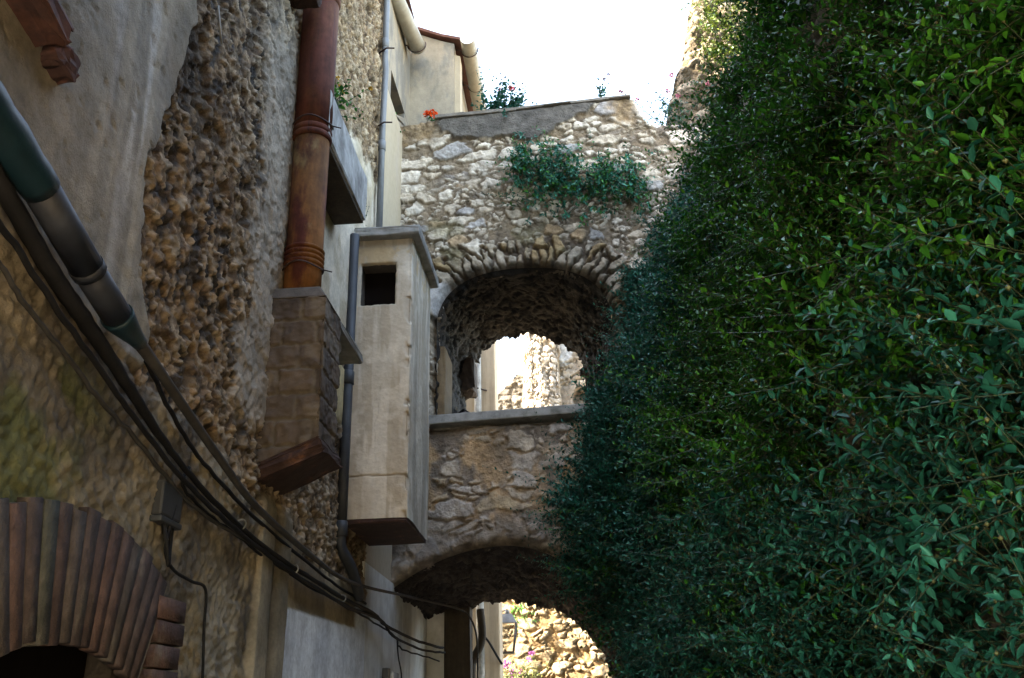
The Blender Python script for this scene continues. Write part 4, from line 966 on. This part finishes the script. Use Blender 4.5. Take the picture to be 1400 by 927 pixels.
# ------------------------------------------------------------------ plants
def nrm(a): return a / np.maximum(np.linalg.norm(a, axis=-1, keepdims=True), 1e-9)
class Plant:
    def __init__(s, seed=0): s.V = []; s.Q = []; s.C = []; s.n = 0; s.rg = np.random.default_rng(seed)
    def add(s, V, Q, C):
        s.V.append(V); s.Q.append(np.asarray(Q) + s.n); s.C.append(C); s.n += len(V)
    def leaves(s, P0, Dv, Nv, L, W, C):
        n = len(P0); S = nrm(np.cross(Dv, Nv)); Nv = np.cross(S, Dv)
        L = L[:, None]; W = W[:, None]
        tip = P0 + Dv * L - Nv * L * .14
        v = np.stack([P0, tip, P0 + Dv * L * .30 + S * W * .5 + Nv * W * .15, P0 + Dv * L * .68 + S * W * .36 + Nv * W * .08, P0 + Dv * L * .30 - S * W * .5 + Nv * W * .15, P0 + Dv * L * .68 - S * W * .36 + Nv * W * .08], 1)
        k = np.arange(n)[:, None] * 6
        q = np.concatenate([k + np.array([[0, 2, 3, 1]]), k + np.array([[0, 1, 5, 4]])])
        s.add(v.reshape(-1, 3), q, np.repeat(C, 6, 0))
    def stems(s, root, d, curve, ln, gap, leafL, leafW, pal, stemc=(.040, .045, .022), stem_r=.003, flowers=0.0, flower_c=(.22, .15, .10), bare=.1, fwd=.45, light=(-.35, -.1, .95), taper=.55, flat=.5):
        rg = s.rg; n = len(root); d = nrm(d)
        ref = np.tile(np.array([[.2, .5, .84]]), (n, 1)); A = nrm(np.cross(d, ref)); B = np.cross(d, A)
        wob = rg.normal(0, .11, (n, 3))
        K = np.maximum((ln / gap).astype(int), 3)
        idx = np.repeat(np.arange(n), K)
        j = np.concatenate([np.arange(k) for k in K]); t = bare + (1 - bare) * (j + .6) / K[idx]
        def pos(i, t): t = t[:, None]; return root[i] + (d[i] * t + curve[i] * t * t + wob[i] * np.sin(t * 5) * .4) * ln[i][:, None]
        p = pos(idx, t); p2 = pos(idx, t + .03); T = nrm(p2 - p)
        phi = j * 2.4 + rg.uniform(0, 6.28, n)[idx]
        Rr = A[idx] * np.cos(phi)[:, None] + B[idx] * np.sin(phi)[:, None]
        Dv = nrm(Rr * (1 - fwd) + T * fwd + np.array([[0, 0, -.12]]) + rg.normal(0, .12, p.shape))
        Nv = nrm(np.array([light]) * (flat + .35) + T * .4 + rg.normal(0, .2, p.shape))
        sz = (1 - taper * t ** 2) * rg.uniform(.7, 1.25, len(p)) * rg.uniform(.7, 1.3, n)[idx]
        L = leafL * sz; W = leafW * sz
        g = rg.random(len(p)) * .6 + .4 * rg.random(n)[idx]
        pal = np.asarray(pal); gi = g * (len(pal) - 1); i0 = np.minimum(gi.astype(int), len(pal) - 2)
        C = pal[i0] + (pal[i0 + 1] - pal[i0]) * (gi - i0)[:, None]
        s.leaves(p, Dv, Nv, L, W, C)
        m = 5; ts = np.linspace(0, 1, m)
        ring = []
        for tt_ in ts:
            q = pos(np.arange(n), np.full(n, tt_)); rr = stem_r * (1 - .7 * tt_)
            ring.append(np.stack([q + A * rr, q - A * rr * .5 + B * rr * .87, q - A * rr * .5 - B * rr * .87], 1))
        v = np.stack(ring, 1).reshape(-1, 3)
        base = np.arange(n)[:, None] * (m * 3); qs = []
        for a in range(m - 1):
            for k in range(3):
                qs.append(base + np.array([[a * 3 + k, a * 3 + (k + 1) % 3, (a + 1) * 3 + (k + 1) % 3, (a + 1) * 3 + k]]))
        s.add(v, np.concatenate(qs), np.tile(np.array([stemc]), (len(v), 1)))
        if flowers:
            sel = (rg.random(len(p)) < flowers) & (t > .4)
            s.dots(p[sel], rg.uniform(.003, .0055, sel.sum()), flower_c)
    def dots(s, p, r, c):
        n = len(p)
        if not n: return
        off = np.array([[1, 0, 0], [-1, 0, 0], [0, 1, 0], [0, -1, 0], [0, 0, 1], [0, 0, -1]])
        v = p[:, None, :] + off[None] * r[:, None, None]
        k = np.arange(n)[:, None] * 6
        # octahedron as quads (two triangles each folded)
        q = np.concatenate([k + np.array([a]) for a in ([0, 2, 4, 4], [2, 1, 4, 4])]) if False else None
        tri = np.array([[0, 2, 4], [2, 1, 4], [1, 3, 4], [3, 0, 4], [2, 0, 5], [1, 2, 5], [3, 1, 5], [0, 3, 5]])
        s.T = getattr(s, 'T', []); s.T.append((k[:, None, :] + tri[None]).reshape(-1, 3) + s.n)
        s.V.append(v.reshape(-1, 3)); s.C.append(np.tile(np.array([c]), (n * 6, 1))); s.n += n * 6
    def petals(s, c0, r, c, k=14):
        """a rounded flower head of small petals"""
        rg = s.rg
        dirs = nrm(rg.normal(0, 1, (k, 3)) + np.array([[0, -.3, .5]]))
        s.leaves(np.tile(np.array([c0]), (k, 1)) + dirs * r * .2, dirs, nrm(rg.normal(0, 1, (k, 3))), np.full(k, r) * rg.uniform(.7, 1.1, k), np.full(k, r * .8), np.array([c]) * rg.uniform(.75, 1.15, (k, 1)))
    def build(s, name, mat=None, parent=None):
        F = [np.concatenate(s.Q)] if s.Q else []
        if getattr(s, 'T', None): F.append(np.concatenate(s.T))
        return fast_mesh(name, np.concatenate(s.V), F, mat or M['leaf'], parent, np.concatenate(s.C))
GREEN = [(.006, .042, .008), (.012, .080, .012), (.022, .135, .016), (.048, .20, .022), (.09, .26, .03)]
TEAL = [(.003, .030, .022), (.005, .055, .040), (.009, .090, .065), (.018, .145, .105), (.038, .21, .15)]  # greens shifted to teal, skylight tint put into the leaf colour
YELLOW = [(.035, .065, .010), (.06, .095, .014), (.10, .12, .02)]

rg = np.random.default_rng(11)
def nrm_(a): return a / np.maximum(np.linalg.norm(a, axis=-1, keepdims=True), 1e-9)
NC = 1500
cY = rg.uniform(1.2, 8.2, NC * 3); cZ = rg.uniform(.8, 8.2, NC * 3)
gap_ = fbm(cY * .9, cZ * .9, 4, 601)
dens = (1 - .95 * ss(.50, .58, gap_) * ss(3.2, 4.4, cZ)) * (.45 + .75 * ss(.36, .58, fbm(cY * 1.6, cZ * 1.6, 3, 603))) * ss(0, .15, right_top(cY) - cZ)
ok = rg.random(NC * 3) < dens
cY, cZ = cY[ok][:NC], cZ[ok][:NC]; nc = len(cY)
csz = rg.uniform(.5, 1.35, nc) * (1 + .35 * np.exp(-((cY - 7.7) / .8) ** 2 - ((cZ - 3.5) / .9) ** 2)) * (1 - .55 * ss(2.9, 2.2, cZ) * ss(5.5, 7.0, cY)) * (1 - .25 * ss(4.5, 6.5, cZ))
thin = .3 + .7 * ss(.0, 1.6, right_top(cY) - cZ) * 1.0
csz = csz * np.where(cY > 4.5, thin, 1)
cout = rg.uniform(.0, .30, nc) * csz * np.where(cY > 4.5, thin, 1)
PER = 17
ci = np.repeat(np.arange(nc), PER); n = len(ci)
Yv = cY[ci] + rg.normal(0, .05, n); Zv = cZ[ci] + rg.normal(0, .05, n)
root = np.stack([right_x(Yv, Zv) - cout[ci], Yv, Zv], -1)
cdir = rg.normal(0, .25, (nc, 3)) + np.array([[-.9, -.1, .25]])
d = nrm_(rg.normal(0, .62, (n, 3)) + cdir[ci]); d[:, 0] = -np.abs(d[:, 0]) + .05
curve = np.stack([-.10 + rg.normal(0, .16, n), rg.normal(-.05, .2, n), .12 + rg.normal(0, .3, n)], -1)
ln = rg.uniform(.13, .34, n) * csz[ci]
veg = Plant(21)
tealw = rg.random(nc)[ci] * .6 + rg.random(n) * .4 < np.clip(ss(3.6, 6.8, Yv) * .85 + ss(3.0, 1.9, Zv) * .8, .06, .9)  # far and low stems get the teal painted in for skylight
farv = Yv > 5.2 + rg.normal(0, .5, n)
for mask, pal, gp_, lf in ((tealw & ~farv, TEAL, .0150, .041), (~tealw & ~farv, GREEN, .0150, .041), (tealw & farv, TEAL, .020, .056), (~tealw & farv, GREEN, .020, .056)):
    veg.stems(root[mask], d[mask], curve[mask], ln[mask], gp_, lf, lf * .45, pal, stem_r=.0026, flowers=.10, bare=.12, flower_c=(.075, .075, .030))
prop(veg.build('wall_creeper'), 'dense mass of small-leaved dark green creepers covering the right wall', 'creeper', kind='stuff')

def bush(name, label, cat, c, nst, ln, spread, up, leafL, leafW, pal, seed, gap=.03, petals=None, dots=None, curve_up=.0, box=(.05, .05, .02), group=None, dirv=None, stem_r=.004, bare=.15, stemc=(.040, .045, .022), flowers=0.0, flower_c=(.2, .15, .1)):
    rg = np.random.default_rng(seed); pl = Plant(seed)
    root = np.array([c]) + rg.uniform(-1, 1, (nst, 3)) * np.array([box])
    d = rg.normal(0, spread, (nst, 3)) + np.array([dirv if dirv is not None else (0, 0, up)])
    cv = rg.normal(0, .12, (nst, 3)); cv[:, 2] += curve_up
    L = rg.uniform(.5, 1.0, nst) * ln
    pl.stems(root, d, cv, L, gap, leafL, leafW, pal, stem_r=stem_r, bare=bare, stemc=stemc, flowers=flowers, flower_c=flower_c)
    root_o = thing(name, c, label, cat, group)
    pl.build('foliage', None, root_o)
    if petals:
        pf = Plant(seed + 1)
        tips = root + (nrm(d) + cv) * L[:, None]
        for q in petals:
            k, r, pc = q[:3]
            pos_ = tips[rg.integers(0, nst)] if len(q) < 4 else np.array(q[3])
            for _ in range(k):
                pf.petals(pos_ + rg.normal(0, r * .7 if k > 1 else 0, 3), r, pc)
        pf.build('blossom', M['petal'], root_o)
    return root_o
p0 = P(690, 155, Y=8.25)
bush('rose_bush', 'green bush with red roses on top of the bridge wall', 'flower bush', (p0[0], 8.1, 7.50), 60, .52, .50, .9, .055, .036, TEAL, 701, .03, petals=[(2, .035, (.50, .04, .05), tuple(P(697, 122, Y=8.22))), (1, .025, (.45, .05, .06), tuple(P(684, 123, Y=8.22)))], box=(.16, .05, .02))
p0 = P(826, 135, Y=8.2)
bush('thin_rose', 'spindly leafy rose sprig against the sky on the bridge top', 'plant', (p0[0], 8.08, 7.55), 9, .50, .24, 1.0, .055, .030, TEAL, 702, .05, petals=[(1, .022, (.20, .07, .08))] * 3, box=(.04, .03, .02))
p0 = P(591, 160, Y=8.18)
bush('geranium', 'small bright orange geranium on the left of the bridge top', 'flower', (p0[0], 8.08, 7.50), 8, .14, .4, 1.0, .035, .03, GREEN, 703, .03, petals=[(1, .030, (.80, .10, .02), (p0[0] + dx_, 8.04, 7.535 + dz_)) for dx_, dz_ in ((-.05, 0.02), (-.02, .05), (.02, .06), (.05, .03), (0, .02), (.03, .0), (-.035, .045), (.06, .0))], box=(.04, .03, .01))
bush('weed_tuft', 'green weed growing beside the zinc downpipe at bridge top', 'weed', tuple(P(524, 172, Y=7.7)), 12, .30, .45, .9, .04, .028, GREEN, 704, .035, box=(.05, .05, .05))
bush('yellow_wildflower', 'yellow-flowered weed growing from the rubble beside the rusty pipe', 'weed', tuple(P(459, 145, X=WX + .02)), 10, .34, .35, .8, .045, .03, GREEN, 705, .03, petals=[(1, .016, (.65, .38, .03))] * 5, box=(.03, .06, .04), dirv=(.45, 0, .8))
bush('dry_weed', 'thin weed sprouting on top of the chimney cap', 'weed', tuple(P(488, 312, Y=6.5)), 7, .28, .4, .9, .03, .014, TEAL, 706, .045, box=(.04, .05, .02))
# caper-like bush hanging on the bridge facade
cb_ = Plant(31); rg = np.random.default_rng(31); nst = 420
px_ = rg.uniform(0, 1, nst)
rx = -.45 + 1.25 * px_; rz = 6.72 - .25 * px_ + rg.normal(0, .15, nst)
root = np.stack([rx, np.full(nst, 7.97), rz], -1)
d = np.stack([rg.normal(-.25, .5, nst), np.full(nst, -1.0) + rg.normal(0, .2, nst), rg.normal(.05, .4, nst)], -1)
cv = np.stack([rg.normal(0, .1, nst), rg.normal(0, .1, nst), -.25 + rg.normal(0, .2, nst)], -1)
hb_ = thing('hanging_bush', (0, 7.95, 6.6), 'green bush sprouting from the bridge facade above the upper arch', 'bush')
cb_.stems(root, d, cv, rg.uniform(.14, .50, nst) * (1 - .45 * px_), .027, .055, .028, TEAL + GREEN[1:], stem_r=.003)
cb_.build('foliage', None, hb_)
# second hanging tuft lower right joining the creeper
cb_ = Plant(32); rg = np.random.default_rng(32); nst = 620
tz_ = rg.uniform(0, 1, nst)
root = np.stack([.62 + .25 * rg.random(nst) - .32 * (1 - tz_) * (rg.random(nst)), np.full(nst, 7.96), 4.2 + 1.35 * tz_], -1)
d = np.stack([rg.normal(-.7, .3, nst), rg.normal(-.8, .25, nst), rg.normal(.1, .3, nst)], -1)
cv = np.stack([rg.normal(0, .1, nst), rg.normal(0, .1, nst), rg.normal(.1, .2, nst)], -1)
o_ = thing('ivy_clump', (.6, 7.9, 5.2), 'thick leafy clump at the right edge of the upper arch', 'bush')
cb_.stems(root, d, cv, rg.uniform(.14, .36, nst), .026, .054, .026, TEAL, stem_r=.003)
cb_.build('foliage', None, o_)
# lower corner clump in front of the lower arch
cb_ = Plant(33); rg = np.random.default_rng(33); nst = 1500
tz_ = rg.random(nst)
root = np.stack([.30 + .3 * rg.random(nst), rg.uniform(7.4, 8.0, nst), 2.4 + 1.9 * tz_], -1)
d = np.stack([rg.normal(-1.0, .3, nst), rg.normal(-.35, .3, nst), rg.normal(-.1, .3, nst)], -1)
cv = np.stack([rg.normal(0, .1, nst), rg.normal(0, .1, nst), rg.normal(.0, .2, nst)], -1)
ll = rg.uniform(.22, .54, nst) * np.interp(root[:, 2], [2.4, 2.8, 3.3, 3.9, 4.3], [.10, .30, 1.15, .9, .6])
o_ = thing('creeper_overhang', (.4, 7.7, 3.4), 'bulging leafy overhang in front of the right side of the lower arch', 'bush')
cb_.stems(root, d, cv, ll, .028, .062, .028, TEAL, stem_r=.0035, bare=.2)
cb_.build('foliage', None, o_)
# backlit sprigs hanging in the lower arch
for k, (px0, py0, lab) in enumerate(((806, 862, 'upper dark leafy sprig hanging into the lower arch'), (830, 885, 'middle dark leafy sprig hanging in the lower arch'), (842, 922, 'lowest dark leafy sprig hanging in the lower arch'))):
    c = P(px0 + 24, py0 - 14, Y=8.6)
    bush('leafy_sprig', lab, 'sprig', tuple(c), 7, .36, .35, 0, .075, .038, GREEN, 720 + k, .035, dirv=(-.8, 0, -.35), curve_up=-.2, group='sprigs hanging in the lower arch', box=(.08, .06, .06))
# silhouette sprays at the right end of the bridge
bush('oleander_spray', 'wispy pink-flowered shrub against the sky at the bridge right end', 'shrub', tuple(P(925, 175, Y=8.3)), 26, .75, .35, 1.0, .05, .02, TEAL, 730, .045, petals=[(1, .028, (.50, .16, .24))] * 7, box=(.12, .1, .1), dirv=(-.35, 0, 1.0))
bush('sunlit_vine', 'yellow-green sunlit vine on the stone pier top right', 'vine', tuple(P(992, 40, Y=8.5)), 220, .36, .5, .2, .055, .035, YELLOW, 731, .04, box=(.22, .10, .55), dirv=(-.25, -.6, .1))
# plants on the sunlit terrace wall
bush('lilac_flower_plant', 'lilac-flowered bushy plant at the foot of the far wall', 'flower plant', tuple(P(703, 945, Y=13.6)), 45, .42, .45, .9, .09, .03, [(.10, .13, .06), (.16, .19, .09), (.22, .25, .12)], 740, .05, petals=[(3, .04, (.33, .12, .33))] * 6, box=(.2, .12, .12))
bush('grey_green_bush', 'grey-green bush against the sunlit terrace wall', 'bush', tuple(P(722, 940, Y=13.65)), 30, .42, .35, 1.0, .08, .022, [(.13, .15, .05), (.2, .2, .06)], 741, .05, box=(.15, .1, .12))
bush('wall_tuft', 'green tuft growing high on the sunlit terrace wall', 'weed', tuple(P(712, 835, Y=13.75)), 26, .30, .4, .6, .07, .025, GREEN, 742, .04, dirv=(0, -.5, -.3), box=(.08, .03, .14))
